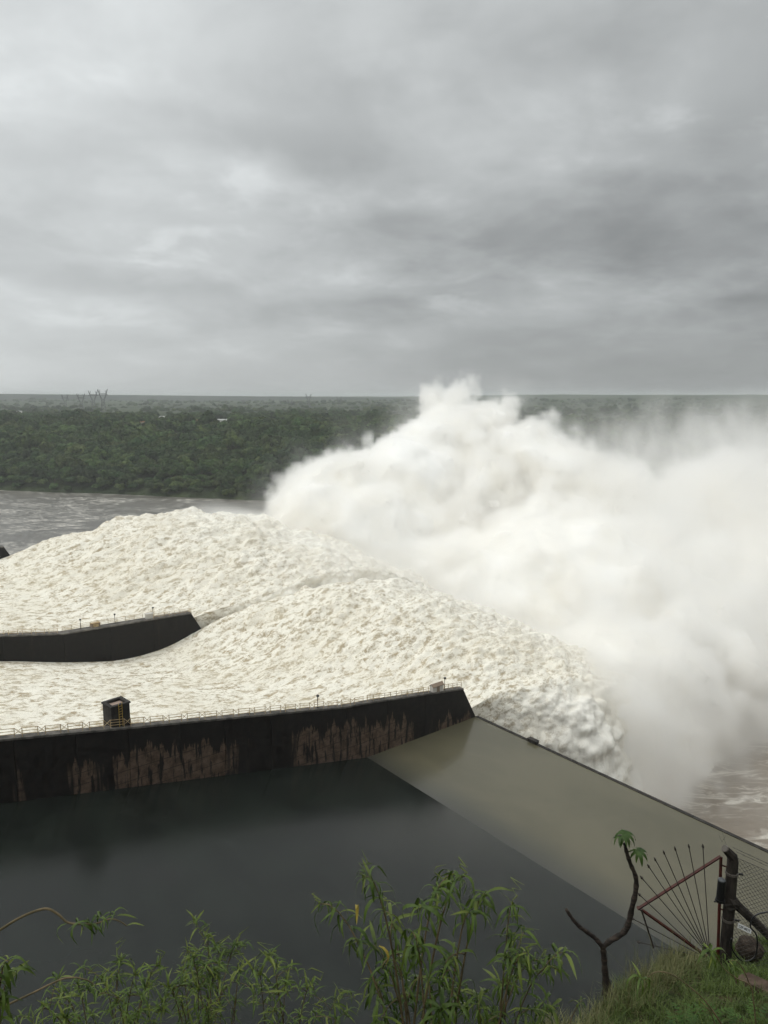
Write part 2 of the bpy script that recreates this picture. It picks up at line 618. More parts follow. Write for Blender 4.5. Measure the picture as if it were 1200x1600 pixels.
def jet(name, t0, t1, u0, u1, near, far, dome, label, res, bulge_near, bulge_far, seed):
    """one chute: silty foam down the slope, thrown off the bucket as a falling jet with rounded flanks"""
    nu = int((u1 - u0) / res)
    nt = int((t1 - t0) / res)
    u = np.linspace(u0, u1, nu)
    sk = int(30 / (res * 1.5))                       # rows of the flanks on either side
    vv = np.concatenate([-np.linspace(1, 0, sk, endpoint=False), np.linspace(0, 1, nt), 1 + np.linspace(0, 1, sk + 1)[1:]])
    U, V = np.meshgrid(u, vv, indexing='ij')
    vc = np.clip(V, 0, 1)
    T = t0 + (t1 - t0) * vc
    S = U - 25.0 * (T - 93.0) / LAN
    Zn, Zf = near(U), far(U)
    w = vc * vc * (3 - 2 * vc)
    free = smooth(98, 122, U)
    Z = Zn * (1 - w) + Zf * w + dome * np.sin(math.pi * vc) * (0.25 + 0.75 * free) * smooth(40, 90, U)
    Z = Z - 2.5 * free * (np.abs(2 * vc - 1) ** 4)
    qn = np.clip(-V, 0, 1)
    qf = np.clip(V - 1, 0, 1)
    drop_n = qn ** 1.4 * 8 * (1 - free) + (qn ** 2.2) * 44 * free
    drop_f = qf ** 1.4 * 8 * (1 - free) + (qf ** 2.2) * 44 * free
    T = T - bulge_near * free * (1 - 0.75 * smooth(122, 160, U)) * np.sin(qn * 1.9) + bulge_far * free * np.sin(qf * 1.9)
    Z = Z - drop_n - drop_f
    # normals of the smooth sheet
    X3 = np.stack([S, T, Z], -1)
    du = np.gradient(X3, axis=0); dv = np.gradient(X3, axis=1)
    nrm = np.cross(du, dv)
    nrm /= np.linalg.norm(nrm, axis=-1)[..., None] + 1e-9
    grow = smooth(60, 150, U)
    fl = qn + qf
    inner = smooth(0.0, 0.03, vc) * smooth(1.0, 0.97, vc) + free
    k = np.clip(inner, 0, 1)
    A, B, C = S, T, Z
    d_ = (0.34 + 0.50 * grow) * fbm(A / 2.1, B / 1.35, C / 1.7 + seed, 3, 0.68)
    d_ = d_ + (0.22 + 0.75 * grow) * fbm(A / 5.5, B / 3.6, C / 4.5 + seed, 2, 0.5, billow=True) + (0.15 + 0.7 * grow) * fbm(A / 4.5 + 9, B / 3.0, C / 4.0, 2)
    d_ = d_ + (0.3 + 2.2 * grow) * fbm(A / 22, B / 11, C / 15 + seed, 2, 0.5, billow=True)
    d_ = d_ + smooth(95, 106, U) * smooth(0.0, 0.3, fl) * 2.2 * fbm(A / 10, B / 8, C / 9 + seed, 4, 0.6, billow=True)
    X3 = X3 + nrm * (d_ * (0.25 + 0.75 * k))[..., None]
    me = meshdata(name, X3.reshape(-1, 3), grid_faces(*U.shape), M_FOAM, True)
    at = me.attributes.new('white', 'FLOAT', 'POINT')
    at.data.foreach_set('value', np.maximum(0.7 * smooth(100, 175, U), 0.8 * free * smooth(0.0, 0.3, fl)).astype(np.float32).ravel())
    o = mobj(name, me, rotz=FLOW)
    return tag(o, label, kind='structure')


near2 = profile([20, 55, 68, 80, 90, 98, 108, 118, 130, 145, 165, 190, 220], [51.5, 45.0, 42.4, 40.6, 40.5, 41.6, 43.6, 44.6, 43.4, 38.6, 27, 8, -14])
far2 = profile([20, 42, 55, 68, 80, 90, 98, 110, 125, 138, 150, 170, 195, 220], [51.5, 47.8, 45.4, 42.2, 40.2, 41.0, 43.4, 47.8, 50.8, 50.4, 47.6, 38, 19, -6])
near3 = profile([20, 42, 55, 68, 80, 90, 98, 110, 125, 138, 150, 170, 195, 220], [55, 51.2, 48.4, 45.8, 44.6, 45.0, 46.0, 49.0, 53.2, 54.6, 53.6, 47.6, 34, 16])
far3 = profile([20, 42, 55, 68, 80, 90, 98, 106, 122, 138, 154, 172, 192, 220], [60, 56, 53.4, 51.6, 50.8, 51.6, 53.8, 56.4, 61.2, 63.0, 61.4, 56.8, 48.8, 33])
water2 = jet('spillway_water', 94.1, 165, -10, 205, near2, far2, 3.0, 'cream foaming water racing down the middle chute', 0.28, 15.5, 3.5, 0.0)
water3 = jet('spillway_water', 167.3, 237, 10, 215, near3, far3, 2.5, 'cream foaming water racing down the outer chute', 0.36, 5.0, 8.0, 40.0)

# ------------------------------------------------------------------ spray cloud where the jets strike the river
def volume_group(name, mn, mx, res, mat, mesh_threshold=None):
    """geometry nodes: fills a volume grid with the point attribute 'density' of the host mesh"""
    ng = bpy.data.node_groups.new(name, 'GeometryNodeTree')
    ng.interface.new_socket('Geometry', in_out='INPUT', socket_type='NodeSocketGeometry')
    ng.interface.new_socket('Geometry', in_out='OUTPUT', socket_type='NodeSocketGeometry')
    N_, L_ = ng.nodes, ng.links
    gi = N_.new('NodeGroupInput'); go = N_.new('NodeGroupOutput')
    pos = N_.new('GeometryNodeInputPosition')
    sub = node(N_, 'ShaderNodeVectorMath', operation='SUBTRACT'); sub.inputs[1].default_value = mn
    L_.new(pos.outputs[0], sub.inputs[0])
    mul = node(N_, 'ShaderNodeVectorMath', operation='MULTIPLY_ADD')
    mul.inputs[1].default_value = [(r_ - 1) / (b - a) for r_, a, b in zip(res, mn, mx)]
    mul.inputs[2].default_value = (0.5, 0.5, 0.5)
    L_.new(sub.outputs[0], mul.inputs[0])
    fl = node(N_, 'ShaderNodeVectorMath', operation='FLOOR')
    L_.new(mul.outputs[0], fl.inputs[0])
    dt = node(N_, 'ShaderNodeVectorMath', operation='DOT_PRODUCT')
    dt.inputs[1].default_value = (res[1] * res[2], res[2], 1)
    L_.new(fl.outputs[0], dt.inputs[0])
    si = node(N_, 'GeometryNodeSampleIndex', data_type='FLOAT', domain='POINT', clamp=True)
    na = node(N_, 'GeometryNodeInputNamedAttribute', data_type='FLOAT')
    na.inputs['Name'].default_value = 'density'
    L_.new(gi.outputs[0], si.inputs['Geometry'])
    L_.new(na.outputs['Attribute'], si.inputs['Value'])
    rd = node(N_, 'ShaderNodeMath', operation='ADD'); rd.inputs[1].default_value = 0.1
    L_.new(dt.outputs['Value'], rd.inputs[0])
    L_.new(rd.outputs[0], si.inputs['Index'])
    vc = N_.new('GeometryNodeVolumeCube')
    L_.new(si.outputs[0], vc.inputs['Density'])
    vc.inputs['Min'].default_value = mn
    vc.inputs['Max'].default_value = mx
    for k, r_ in zip('XYZ', res):
        vc.inputs['Resolution ' + k].default_value = r_
    out = vc.outputs[0]
    if mesh_threshold is not None:
        vm = N_.new('GeometryNodeVolumeToMesh')
        vm.inputs['Threshold'].default_value = mesh_threshold
        L_.new(out, vm.inputs['Volume'])
        out = vm.outputs[0]
    sm = N_.new('GeometryNodeSetMaterial')
    sm.inputs['Material'].default_value = mat
    L_.new(out, sm.inputs[0])
    L_.new(sm.outputs[0], go.inputs[0])
    return ng


def density_object(name, field, mn, mx, mat, threshold=None):
    res = field.shape
    me = bpy.data.meshes.new(name)
    me.vertices.add(field.size)
    at = me.attributes.new('density', 'FLOAT', 'POINT')
    at.data.foreach_set('value', field.astype(np.float32).ravel())
    # the host points span the cloud's own box
    xs, ys, zs = (np.linspace(a, b, r_, dtype=np.float32) for a, b, r_ in zip(mn, mx, res))
    g = np.stack(np.meshgrid(xs, ys, zs, indexing='ij'), axis=-1)
    me.vertices.foreach_set('co', g.ravel())
    o = mobj(name, me)
    md = o.modifiers.new('volume', 'NODES')
    md.node_group = volume_group(name, mn, mx, res, mat, threshold)
    return o


VOX = 1.75
V0 = np.array([-70.0, 140.0, -1.0])
VN = np.array([200, 190, 66])
V1 = V0 + (VN - 1) * VOX
gx, gy, gz = np.meshgrid(*[np.linspace(V0[i], V1[i], VN[i], dtype=np.float32) for i in range(3)], indexing='ij')

#        px    py    y    rx  ry  rz      (centre seen at that pixel, y metres out; radii in metres)
BLOBS = [
    (545, 850, 262, 27, 26, 29),
    (505, 815, 262, 14, 14, 16),
    (640, 800, 285, 28, 28, 33),
    (722, 730, 300, 17, 18, 28),
    (690, 778, 295, 19, 22, 33),
    (775, 805, 290, 25, 26, 33),
    (850, 815, 285, 26, 26, 33),
    (915, 850, 275, 30, 28, 34),
    (860, 900, 262, 30, 26, 34),
    (1030, 880, 285, 30, 30, 34),
    (1140, 850, 295, 32, 32, 38),
    (1270, 850, 300, 34, 34, 40),
    (640, 930, 258, 34, 30, 32),
    (760, 980, 240, 32, 30, 36),
    (880, 980, 235, 32, 28, 36),
    (1010, 1010, 232, 32, 28, 36),
    (1140, 1010, 240, 32, 30, 38),
    (1270, 1010, 250, 34, 32, 40),
    (945, 1140, 154, 9, 9, 10),
    (960, 1150, 158, 11, 10, 12),
    (1015, 1165, 166, 11, 10, 12),
    (935, 1085, 170, 9, 9, 9),
    (940, 1060, 178, 15, 13, 15),
    (1010, 1085, 180, 15, 13, 15),
    (900, 1120, 188, 17, 15, 17),
    (985, 1140, 192, 17, 15, 17),
    (1040, 1110, 200, 20, 16, 20),
    (1120, 1120, 208, 20, 16, 20),
    (1000, 900, 340, 50, 50, 36),
    (1150, 880, 370, 60, 60, 36),
    (800, 880, 340, 40, 40, 30),
]
wx = fbm(gx / 34, gy / 34, gz / 34, 2) * 9
wy = fbm(gx / 34 + 31, gy / 34, gz / 34, 2) * 9
wz = fbm(gx / 34, gy / 34 + 57, gz / 34, 2) * 7
field = np.full(gx.shape, -60.0, np.float32)
acc = np.zeros(gx.shape, np.float32)
for (bx, by, yy, rx, ry, rz) in BLOBS:
    c = P(bx, by, yy)
    q = np.sqrt(((gx + wx - c.x) / rx) ** 2 + ((gy + wy - c.y) / ry) ** 2 + ((gz + wz - c.z) / rz) ** 2)
    d_ = (1 - q) * min(rx, ry, rz)
    acc += np.exp(np.clip(d_, -60, 40) / 5.0)
field = 5.0 * np.log(acc + 1e-6) + 1.5
n1 = fbm(gx / 21, gy / 21, gz / 21, 3, 0.55, billow=True)
n2 = fbm(gx / 7.5 + 9, gy / 7.5, gz / 7.5, 2, 0.5, billow=True)
core_base = field + 7.0 * n1 + 1.6 * n2 - 1.2
field = field + 8.0 * n1 + 3.6 * n2
gs, gt = gx * math.cos(FLOW) + gy * math.sin(FLOW), -gx * math.sin(FLOW) + gy * math.cos(FLOW)
# softness: crisp boils over the impact, loose drift further down the wind
soft = smooth(50, 140, gx) * smooth(30, 80, gz)
soft = np.maximum(soft, smooth(26, 6, gz) * smooth(150, 190, gs) * 0.7)
width = 3.0 + 1.2 * smooth(95, 60, gz) + 14.0 * soft
dens = np.clip(field / width, 0, 1)
fog = 0.42 * dens ** 1.3
halo = 0.012 * smooth(-13, 2, field) * smooth(-0.15, 0.35, fbm(gx / 16, gy / 16, gz / 30, 3))
streak = fbm(gx / 10 + gz / 60, gy / 16, gz / 26, 4, 0.6)
vtop = 84 + 14 * perlin(gx / 38, gy / 60, 3.3) + 10 * smooth(90, 190, gx) + 9 * fbm(gx / 13, gy / 25, gz / 40, 2)
veil = (0.010 + 0.016 * smooth(80, 200, gx)) * smooth(-0.25, 0.5, streak) * smooth(35, 85, gx) * smooth(14, -10, gz - vtop) * smooth(20, 50, gz)
low = 0.016 * smooth(34, 4, gz) * smooth(112, 160, gs) * smooth(-0.1, 0.4, fbm(gx / 20, gy / 20, gz / 12, 3) + 0.12)
# torn spray skimming over the falling jets
near_top = np.full(fog.shape, -99.0, np.float32)
gu = gs + 25.0 * (gt - 93.0) / LAN
for (t0_, t1_, nf, ff) in ((90, 168, near2, far2), (165, 242, near3, far3)):
    vv_ = np.clip((gt - t0_) / (t1_ - t0_), 0, 1)
    ww_ = vv_ * vv_ * (3 - 2 * vv_)
    zj = nf(gu) * (1 - ww_) + ff(gu) * ww_ + 2.0 * np.sin(math.pi * vv_) - 1.0
    inside = (gt > t0_ - 5) & (gt < t1_ + 3)
    near_top = np.maximum(near_top, np.where(inside, zj, -99))
skim = 0.055 * smooth(5.5, -0.5, np.abs(gz - near_top) + 3.0 * fbm(gx / 9, gy / 9, gz / 9, 3)) * smooth(112, 165, gu)
flank = 0.15 * smooth(11, 3, np.abs(gt - 80) + 6 * fbm(gx / 8, gy / 8, gz / 8 + 3, 3)) * smooth(104, 124, gs) * smooth(150, 128, gs) * smooth(50, 38, gz)
fog = fog + halo + veil + low + skim + flank
# nothing hangs inside the walls, the chutes or beyond the box
edgef = np.ones_like(fog)
for a_, g_ in enumerate((gx, gy, gz)):
    edgef *= smooth(V0[a_] + 0.5, V0[a_] + 8, g_) if a_ < 2 else 1.0
    edgef *= smooth(V1[a_] - 0.5, V1[a_] - 8, g_)
fog = fog * edgef * smooth(101, 108, gs)
M_MIST = bpy.data.materials.new('mist')
M_MIST.use_nodes = True
mn_ = M_MIST.node_tree.nodes
mn_.clear()
pv = node(mn_, 'ShaderNodeVolumePrincipled')
pv.inputs['Color'].default_value = (1.0, 0.994, 0.982, 1)
pv.inputs['Density'].default_value = 1.0
pv.inputs['Anisotropy'].default_value = 0.25
mo_ = node(mn_, 'ShaderNodeOutputMaterial')
M_MIST.node_tree.links.new(pv.outputs[0], mo_.inputs['Volume'])

core_field = np.clip(np.minimum(core_base - width * 0.9, np.minimum(edgef - 0.5, smooth(101, 110, gs) - 0.5) * 40), -6, 6)
core_field[:, :, -1] = -6; core_field[0] = -6; core_field[-1] = -6; core_field[:, 0] = -6; core_field[:, -1] = -6
core_field[:, :, 0] = -6
M_SPRAY = Mat('dense_spray', (0.90, 0.885, 0.85), 1.0, 0.0)
_co = M_SPRAY.co()
M_SPRAY.color(M_SPRAY.mix(M_SPRAY.ramp(M_SPRAY.noise(_co, 0.035, 5, 0.55, 0.4), 0.40, 0.66), (0.95, 0.945, 0.93), (0.90, 0.875, 0.815)))
tmp = density_object('spray_core_source', core_field + 10.0, tuple(V0), tuple(V1), M_SPRAY.m, 10.0)
dg = bpy.context.evaluated_depsgraph_get()
core_me = bpy.data.meshes.new_from_object(tmp.evaluated_get(dg))
bpy.data.objects.remove(tmp)
core_me.name = 'spray_cloud'
print('core verts', len(core_me.vertices), len(core_me.polygons))
core_me.polygons.foreach_set('use_smooth', np.ones(len(core_me.polygons), dtype=bool))
core_me.materials.clear(); core_me.materials.append(M_SPRAY.m)
spray = mobj('spray_cloud', core_me)
tag(spray, 'towering white cloud of spray where the spillway jets hit the river', 'spray', kind='stuff')
mist = density_object('mist', fog, tuple(V0), tuple(V1), M_MIST)
mist.parent = spray
mist['kind'] = 'stuff'

# ------------------------------------------------------------------ divider walls of the spillway
def wall_material(name, z_a, slope, patches):
    """black wet concrete; where the black film has come off, brown lifts of concrete show between drip marks"""
    m = Mat(name, rough=0.62, spec=0.3)
    co = m.co()
    x, y, z = m.sep(co)
    zrel = m.math('ADD', z, m.math('MULTIPLY_ADD', x, slope, -z_a))
    flat = m.combine(x, 0.0, z)
    grain = m.noise(flat, 0.8, 6, 0.65)
    streak = m.noise(m.combine(x, 0.0, m.math('MULTIPLY', z, 0.10)), 0.9, 5, 0.7)
    kk = 1.0 if patches else 0.6
    black = m.mix(m.ramp(grain, 0.35, 0.75), (0.0065 * kk, 0.0050 * kk, 0.0042 * kk), (0.016 * kk, 0.0122 * kk, 0.0096 * kk))
    black = m.mix(m.math('MULTIPLY', m.ramp(streak, 0.52, 0.74), 0.6), black, (0.026, 0.019, 0.014))
    if patches:
        drip = m.noise(m.combine(m.math('MULTIPLY', x, 1.0), 0.0, m.math('MULTIPLY', z, 0.06)), 0.62, 4, 0.68)
        panel = m.noise(m.combine(x, 0.0, m.math('MULTIPLY', z, 0.05)), 0.115, 2, 0.5)
        line = m.math('MULTIPLY_ADD', drip, 14.0, -13.6)
        line = m.math('MULTIPLY_ADD', panel, 5.5, line)
        bare = m.ramp(m.math('SUBTRACT', line, zrel), 0.0, 0.35)
        bare = m.math('MULTIPLY', bare, m.ramp(m.math('MULTIPLY_ADD', drip, 0.35, panel), 0.575, 0.63))
        bare = m.math('MULTIPLY', bare, m.ramp(m.noise(m.combine(x, 0.0, m.math('MULTIPLY', z, 0.12)), 1.5, 4, 0.65), 0.42, 0.48))
        lift = m.math('ABSOLUTE', m.math('SUBTRACT', m.math('FRACT', m.math('MULTIPLY', m.math('MULTIPLY_ADD', grain, 0.10, z), 0.62)), 0.5))
        crack = m.ramp(lift, 0.0, 0.05, 1.0, 0.0)
        brown = m.mix(m.ramp(grain, 0.3, 0.72), (0.052, 0.033, 0.022), (0.150, 0.104, 0.074))
        brown = m.mix(m.math('MULTIPLY', crack, 0.8), brown, (0.016, 0.012, 0.010))
        pale = m.ramp(m.noise(flat, 3.0, 4, 0.7), 0.68, 0.76)
        brown = m.mix(m.math('MULTIPLY', pale, 0.5), brown, (0.22, 0.18, 0.14))
        m.color(m.mix(bare, black, brown))
    else:
        m.color(black)
    m.bump(grain, 0.35, 0.10)
    return m.m


M_WALL_A = wall_material('stained_black_wall', 73.36, 0.19, True)
M_WALL_B = wall_material('wet_black_wall', 60.0, 0.1, False)
M_CAP = Mat('wall_walkway', (0.10, 0.094, 0.085), 0.85, 0.2)
_n = M_CAP.noise(M_CAP.co(), 0.8, 5, 0.6)
M_CAP.color(M_CAP.mix(M_CAP.ramp(_n, 0.3, 0.7), (0.06, 0.056, 0.05), (0.17, 0.155, 0.135)))
M_RAIL = Mat('tan_rail_paint', (0.42, 0.30, 0.15), 0.55, 0.4)
_n = M_RAIL.noise(M_RAIL.co(), 1.5, 4, 0.6)
M_RAIL.color(M_RAIL.mix(M_RAIL.ramp(_n, 0.35, 0.7), (0.34, 0.23, 0.11), (0.58, 0.45, 0.25)))
M_BLACK = Mat('black_iron', (0.012, 0.012, 0.012), 0.5, 0.4)
M_PALE = Mat('pale_sheet_metal', (0.55, 0.52, 0.47), 0.6, 0.3)
M_ROOF = Mat('brown_sheet_roof', (0.24, 0.18, 0.13), 0.7, 0.3)
M_COVER = Mat('pale_brown_cover', (0.36, 0.27, 0.22), 0.8, 0.2)
M_YELLOW = Mat('yellow_ladder_paint', (0.48, 0.33, 0.07), 0.6, 0.3)


def interp(pr, s):
    return float(np.interp(s, [a for a, _ in pr], [b_ for _, b_ in pr]))


def divider_wall(label, t, thick, prof, s_end_foot, z_foot, joints, mat, z_bottom):
    root = thing('divider_wall', label, 'wall', ST(joints[0], t, z_bottom), FLOW)
    s_org = joints[0]

    def panel(name, a, b_, y0, y1, z0, inset, m_):
        # the pieces between two joints follow the top profile; the last one ends in a raking nose
        ks = sorted({a, b_} | {q for q, _ in prof if a < q < b_})
        top = [(q, interp(prof, q) - inset) for q in ks]
        last = b_ >= prof[-1][0] - 0.2
        prf = [(a, z0)] + top
        if last:
            sl = (s_end_foot - prof[-1][0]) / (prof[-1][1] - z_foot)
            prf.append((b_ + sl * (top[-1][1] - z0), z0))
        else:
            prf.append((b_, z0))
        n = len(prf)
        vs_ = [(q - s_org, y, z - z_bottom) for y in (y0, y1) for q, z in prf]
        fc = [tuple(range(n)), tuple(range(2 * n - 1, n - 1, -1))]
        for i in range(n):
            j = (i + 1) % n
            fc.append((j, i, i + n, j + n))
        return mobj(name, meshdata(name, vs_, fc, m_), root)

    for a, b_ in zip(joints[:-1], joints[1:]):
        last = b_ == joints[-1]
        panel('wall_panel', a + 0.035, b_ - (0 if last else 0.035), 0.0, thick, z_bottom + 0.5, 0.22, mat)
    # recessed heart of the wall, seen only in the joints
    panel('wall_core', joints[0] + 0.5, joints[-1] - 0.5, 0.12, thick - 0.12, z_bottom + 0.5, 0.5, M_CONC.m)
    # walkway slab, slightly proud of the face
    for (a, za), (b_, zb) in zip(prof[:-1], prof[1:]):
        vs_ = [(q - s_org, y, z - z_bottom) for q, z0 in ((a, za), (b_, zb)) for y in (-0.10, thick + 0.1) for z in (z0 - 0.215, z0 + 0.05)]
        fc = [(0, 1, 3, 2), (4, 6, 7, 5), (0, 4, 5, 1), (2, 3, 7, 6), (1, 5, 7, 3), (0, 2, 6, 4)]
        mobj('walkway', meshdata('walkway', vs_, fc, M_CAP.m), root)
    # wall materials read their position in the spillway frame: keep that frame through the object origin
    return root


PROF_A = [(-40, 70.4), (15.6, 59.8), (65.9, 50.2), (70.5, 49.7), (92.8, 46.5)]
PROF_B = [(-25, 60.0), (29.3, 51.0), (41.9, 48.9), (71.5, 48.1)]
PROF_C = [(-40, 64.0), (10, 58.5), (22, 56.8), (45.5, 56.2)]
wallA = divider_wall('long black stained concrete wall between the still pool and the white water', 93.0, 1.0, PROF_A, 96.3, 40.0,
                     [-40, -30.5, -21, -11.5, -2, 7.6, 17.1, 24.2, 30.8, 37.9, 44.6, 52.2, 59.6, 66.2, 74.8, 83.5, 92.8], M_WALL_A, -3.0)
wallB = divider_wall('black concrete wall standing between two torrents of white water', 165.0, 2.2, PROF_B, 75.5, 41.0,
                     [-25, -14, -3, 8, 19, 30, 41.9, 52, 62, 71.5], M_WALL_B, -3.0)
wallC = divider_wall('outermost black concrete wall with only its sloping end showing beyond the foam', 237.0, 3.0, PROF_C, 49.5, 49.0,
                     [-40, -25, -10, 5, 22, 34, 45.5], M_WALL_B, -3.0)


def rail_post():
    b_ = MB()
    b_.tube([(0, 0, 0), (0, 0, 1.15)], 0.045, 5)
    return meshdata('post', b_.v, b_.f, M_RAIL.m)


POST_ME = rail_post()


def railing(label, prof, s0, s1, t, unit, panel_len, cross, group=None, rail_r=0.040):
    zb = interp(prof, s0) + 0.05
    root = thing('railing', label, 'railing', ST(s0, t, zb), FLOW, group)
    zz = lambda q: interp(prof, q) + 0.05 - zb
    q = s0
    while q + panel_len <= s1:
        a, b_ = q, q + panel_len
        for e in (a, b_):
            p = mobj('post', POST_ME, root, (e - s0, 0, zz(e)))
        for h in (0.38, 0.74, 1.10):
            r_ = MB(); r_.tube([(a - s0 - 0.1, 0, zz(a) + h), (b_ - s0 + 0.1, 0, zz(b_) + h)], rail_r, 5)
            r_.build('rail', M_RAIL.m, root)
        nx = q + unit
        if cross and nx + panel_len <= s1 and unit - panel_len > 0.3:
            x = MB()
            x.tube([(b_ - s0 + 0.05, 0, zz(b_) + 0.36), (nx - s0 - 0.05, 0, zz(nx) + 1.08)], 0.034, 4)
            x.tube([(b_ - s0 + 0.05, 0.05, zz(b_) + 1.08), (nx - s0 - 0.05, 0.05, zz(nx) + 0.36)], 0.034, 4)
            x.build('cross_brace', M_RAIL.m, root)
        q = nx
    return root


railing('tan railing with crossed braces along the near edge of the stained wall', PROF_A, -8, 70, 93.22, 2.62, 1.75, True)
railing('tan railing of close plain posts on the rising end of the stained wall', PROF_A, 70.6, 84.6, 93.24, 1.25, 1.25, False)
railing('short tan railing past the small shed at the tip of the stained wall', PROF_A, 88.1, 92.6, 93.24, 1.1, 1.1, False)
railing('tan railing on the level stretch of the wall between the torrents', PROF_B, 5, 41.2, 165.3, 2.62, 1.75, True)
railing('tan railing behind the walkway of the wall between the torrents', PROF_B, 42.2, 62, 166.95, 2.0, 2.0, False)
railing('tan railing at the raised tip of the wall between the torrents', PROF_B, 62.2, 71.3, 165.3, 1.3, 1.3, False)


def shaft_tower():
    s0, t = 26.0, 93.35
    s0 = 28.9
    z = interp(PROF_A, s0) + 0.05
    root = thing('shaft_tower', 'square black concrete shaft with open top and yellow ladder on the stained wall', 'tower', ST(s0, t, z), FLOW + R(8))
    W, H, D, wth = 2.55, 2.6, 2.4, 0.30
    for nm, (x0, x1, y0, y1) in (('shaft_wall', (0, W, 0, wth)), ('shaft_wall', (0, W, D - wth, D)), ('shaft_wall', (0, wth, wth, D - wth)), ('shaft_wall', (W - wth, W, wth, D - wth))):
        b_ = MB(); b_.box(x0, x1, y0, y1, -2.5, H)
        b_.build(nm, M_CONC.m, root)
    b_ = MB(); b_.box(wth + 0.003, W - wth - 0.003, wth + 0.003, D - wth - 0.003, 0, H - 0.16)
    b_.build('shaft_cover', M_COVER.m, root)
    for (x0, x1, y0, y1) in ((-0.12, W + 0.12, -0.12, 0.36), (-0.12, W + 0.12, D - 0.36, D + 0.12), (-0.12, 0.36, 0.36, D - 0.36), (W - 0.36, W + 0.12, 0.36, D - 0.36)):
        b_ = MB(); b_.box(x0, x1, y0, y1, H + 0.003, H + 0.22)
        b_.build('coping', M_CAP.m if y0 < -1 else M_CONC.m, root)
    lad = thing_part('ladder', root)
    for x in (0.95, 1.42):
        b_ = MB(); b_.tube([(x, -0.18, -0.2), (x, -0.18, H + 0.5)], 0.035, 5); b_.build('stile', M_YELLOW.m, lad)
    for k in range(8):
        b_ = MB(); b_.tube([(0.95, -0.18, 0.1 + k * 0.36), (1.42, -0.18, 0.1 + k * 0.36)], 0.025, 4); b_.build('rung', M_YELLOW.m, lad)
    return root


def thing_part(name, parent):
    o = bpy.data.objects.new(name, None)
    o.empty_display_size = 0.1
    return link(o, parent)


shaft_tower()


def shed():
    s0, t = 85.3, 93.1
    z = interp(PROF_A, s0 + 2) + 0.02
    root = thing('gauge_shed', 'small pale sheet metal shed with pitched roof near the tip of the stained wall', 'shed', ST(s0, t, z), FLOW)
    b_ = MB(); b_.box(0, 2.5, 0, 0.9, 0, 1.25)
    b_.add([(0, 0, 1.25), (0, 0.9, 1.25), (0, 0.45, 1.6)], [(0, 2, 1)])
    b_.add([(2.5, 0, 1.25), (2.5, 0.9, 1.25), (2.5, 0.45, 1.6)], [(0, 1, 2)])
    b_.build('shed_wall', M_PALE.m, root)
    b_ = MB()
    for sg in (-1, 1):
        y0 = 0.45
        y1 = 0.45 + sg * 0.58
        b_.add([(-0.12, y0, 1.65), (2.62, y0, 1.65), (2.62, y1, 1.18), (-0.12, y1, 1.18), (-0.12, y0, 1.72), (2.62, y0, 1.72), (2.62, y1, 1.25), (-0.12, y1, 1.25)],
               [(0, 3, 2, 1), (4, 5, 6, 7), (0, 1, 5, 4), (1, 2, 6, 5), (2, 3, 7, 6), (3, 0, 4, 7)])
    b_.build('roof', M_ROOF.m, root)
    b_ = MB(); b_.box(0.9, 1.6, -0.03, -0.004, 0.02, 1.15); b_.build('door', M_ROOF.m, root)


shed()


def lamp_mast(s0, t, prof, h, label):
    z = interp(prof, s0) + 0.05
    root = thing('lamp_mast', label, 'lamp post', ST(s0, t, z), FLOW, 'lamp masts on the divider walls')
    b_ = MB(); b_.tube([(0, 0, 0), (0, 0, h)], 0.055, 6); b_.build('pole', M_BLACK.m, root)
    b_ = MB(); b_.box(-0.16, 0.16, -0.22, 0.12, h - 0.04, h + 0.26)
    b_.tube([(0, 0, h - 0.5), (0.0, -0.1, h - 0.04)], 0.04, 5); b_.build('lamp_head', M_BLACK.m, root)
    b_ = MB(); b_.tube([(0, 0, 0.0), (0, 0, 0.10)], 0.16, 8); b_.build('base_plate', M_BLACK.m, root)


lamp_mast(88.6, 93.6, PROF_A, 2.1, 'black lamp mast beside the small shed on the stained wall')
lamp_mast(61.0, 93.6, PROF_A, 1.9, 'short black lamp mast where the stained wall begins to rise')
lamp_mast(46.0, 166.6, PROF_B, 2.0, 'black lamp mast on the wall between the torrents, first past its bend')
lamp_mast(53.6, 166.6, PROF_B, 2.0, 'black lamp mast halfway up the walkway between the torrents')
lamp_mast(62.6, 166.6, PROF_B, 2.2, 'black lamp mast beside the pale cabinet between the torrents')


def cabinet(s0, t, prof, w_, d_, h, mat, lid, label, name='equipment_cabinet'):
    z = interp(prof, s0 + w_ / 2) + 0.03
    root = thing(name, label, 'cabinet', ST(s0, t, z), FLOW)
    b_ = MB(); b_.box(0, w_, 0, d_, 0, h); b_.build('body', mat, root)
    b_ = MB(); b_.box(-0.06, w_ + 0.06, -0.06, d_ + 0.06, h + 0.003, h + 0.10); b_.build('lid', lid, root)
    b_ = MB(); b_.box(w_ * 0.2, w_ * 0.8, -0.03, -0.004, 0.1, h - 0.1); b_.build('door', lid, root)


cabinet(60.6, 165.6, PROF_B, 1.7, 1.0, 1.15, M_PALE.m, M_PALE.m, 'pale metal cabinet on the wall between the torrents')
cabinet(48.2, 165.9, PROF_B, 1.9, 0.9, 0.9, M_ROOF.m, M_RAIL.m, 'low brown cabinet on the wall between the torrents')
cabinet(96.0, 78.2, [(90, 40.12), (100, 40.12)], 0.8, 1.9, 0.42, M_CONC.m, M_CONC.m, 'low dark block standing on the concrete lip of the pool', 'lip_block')

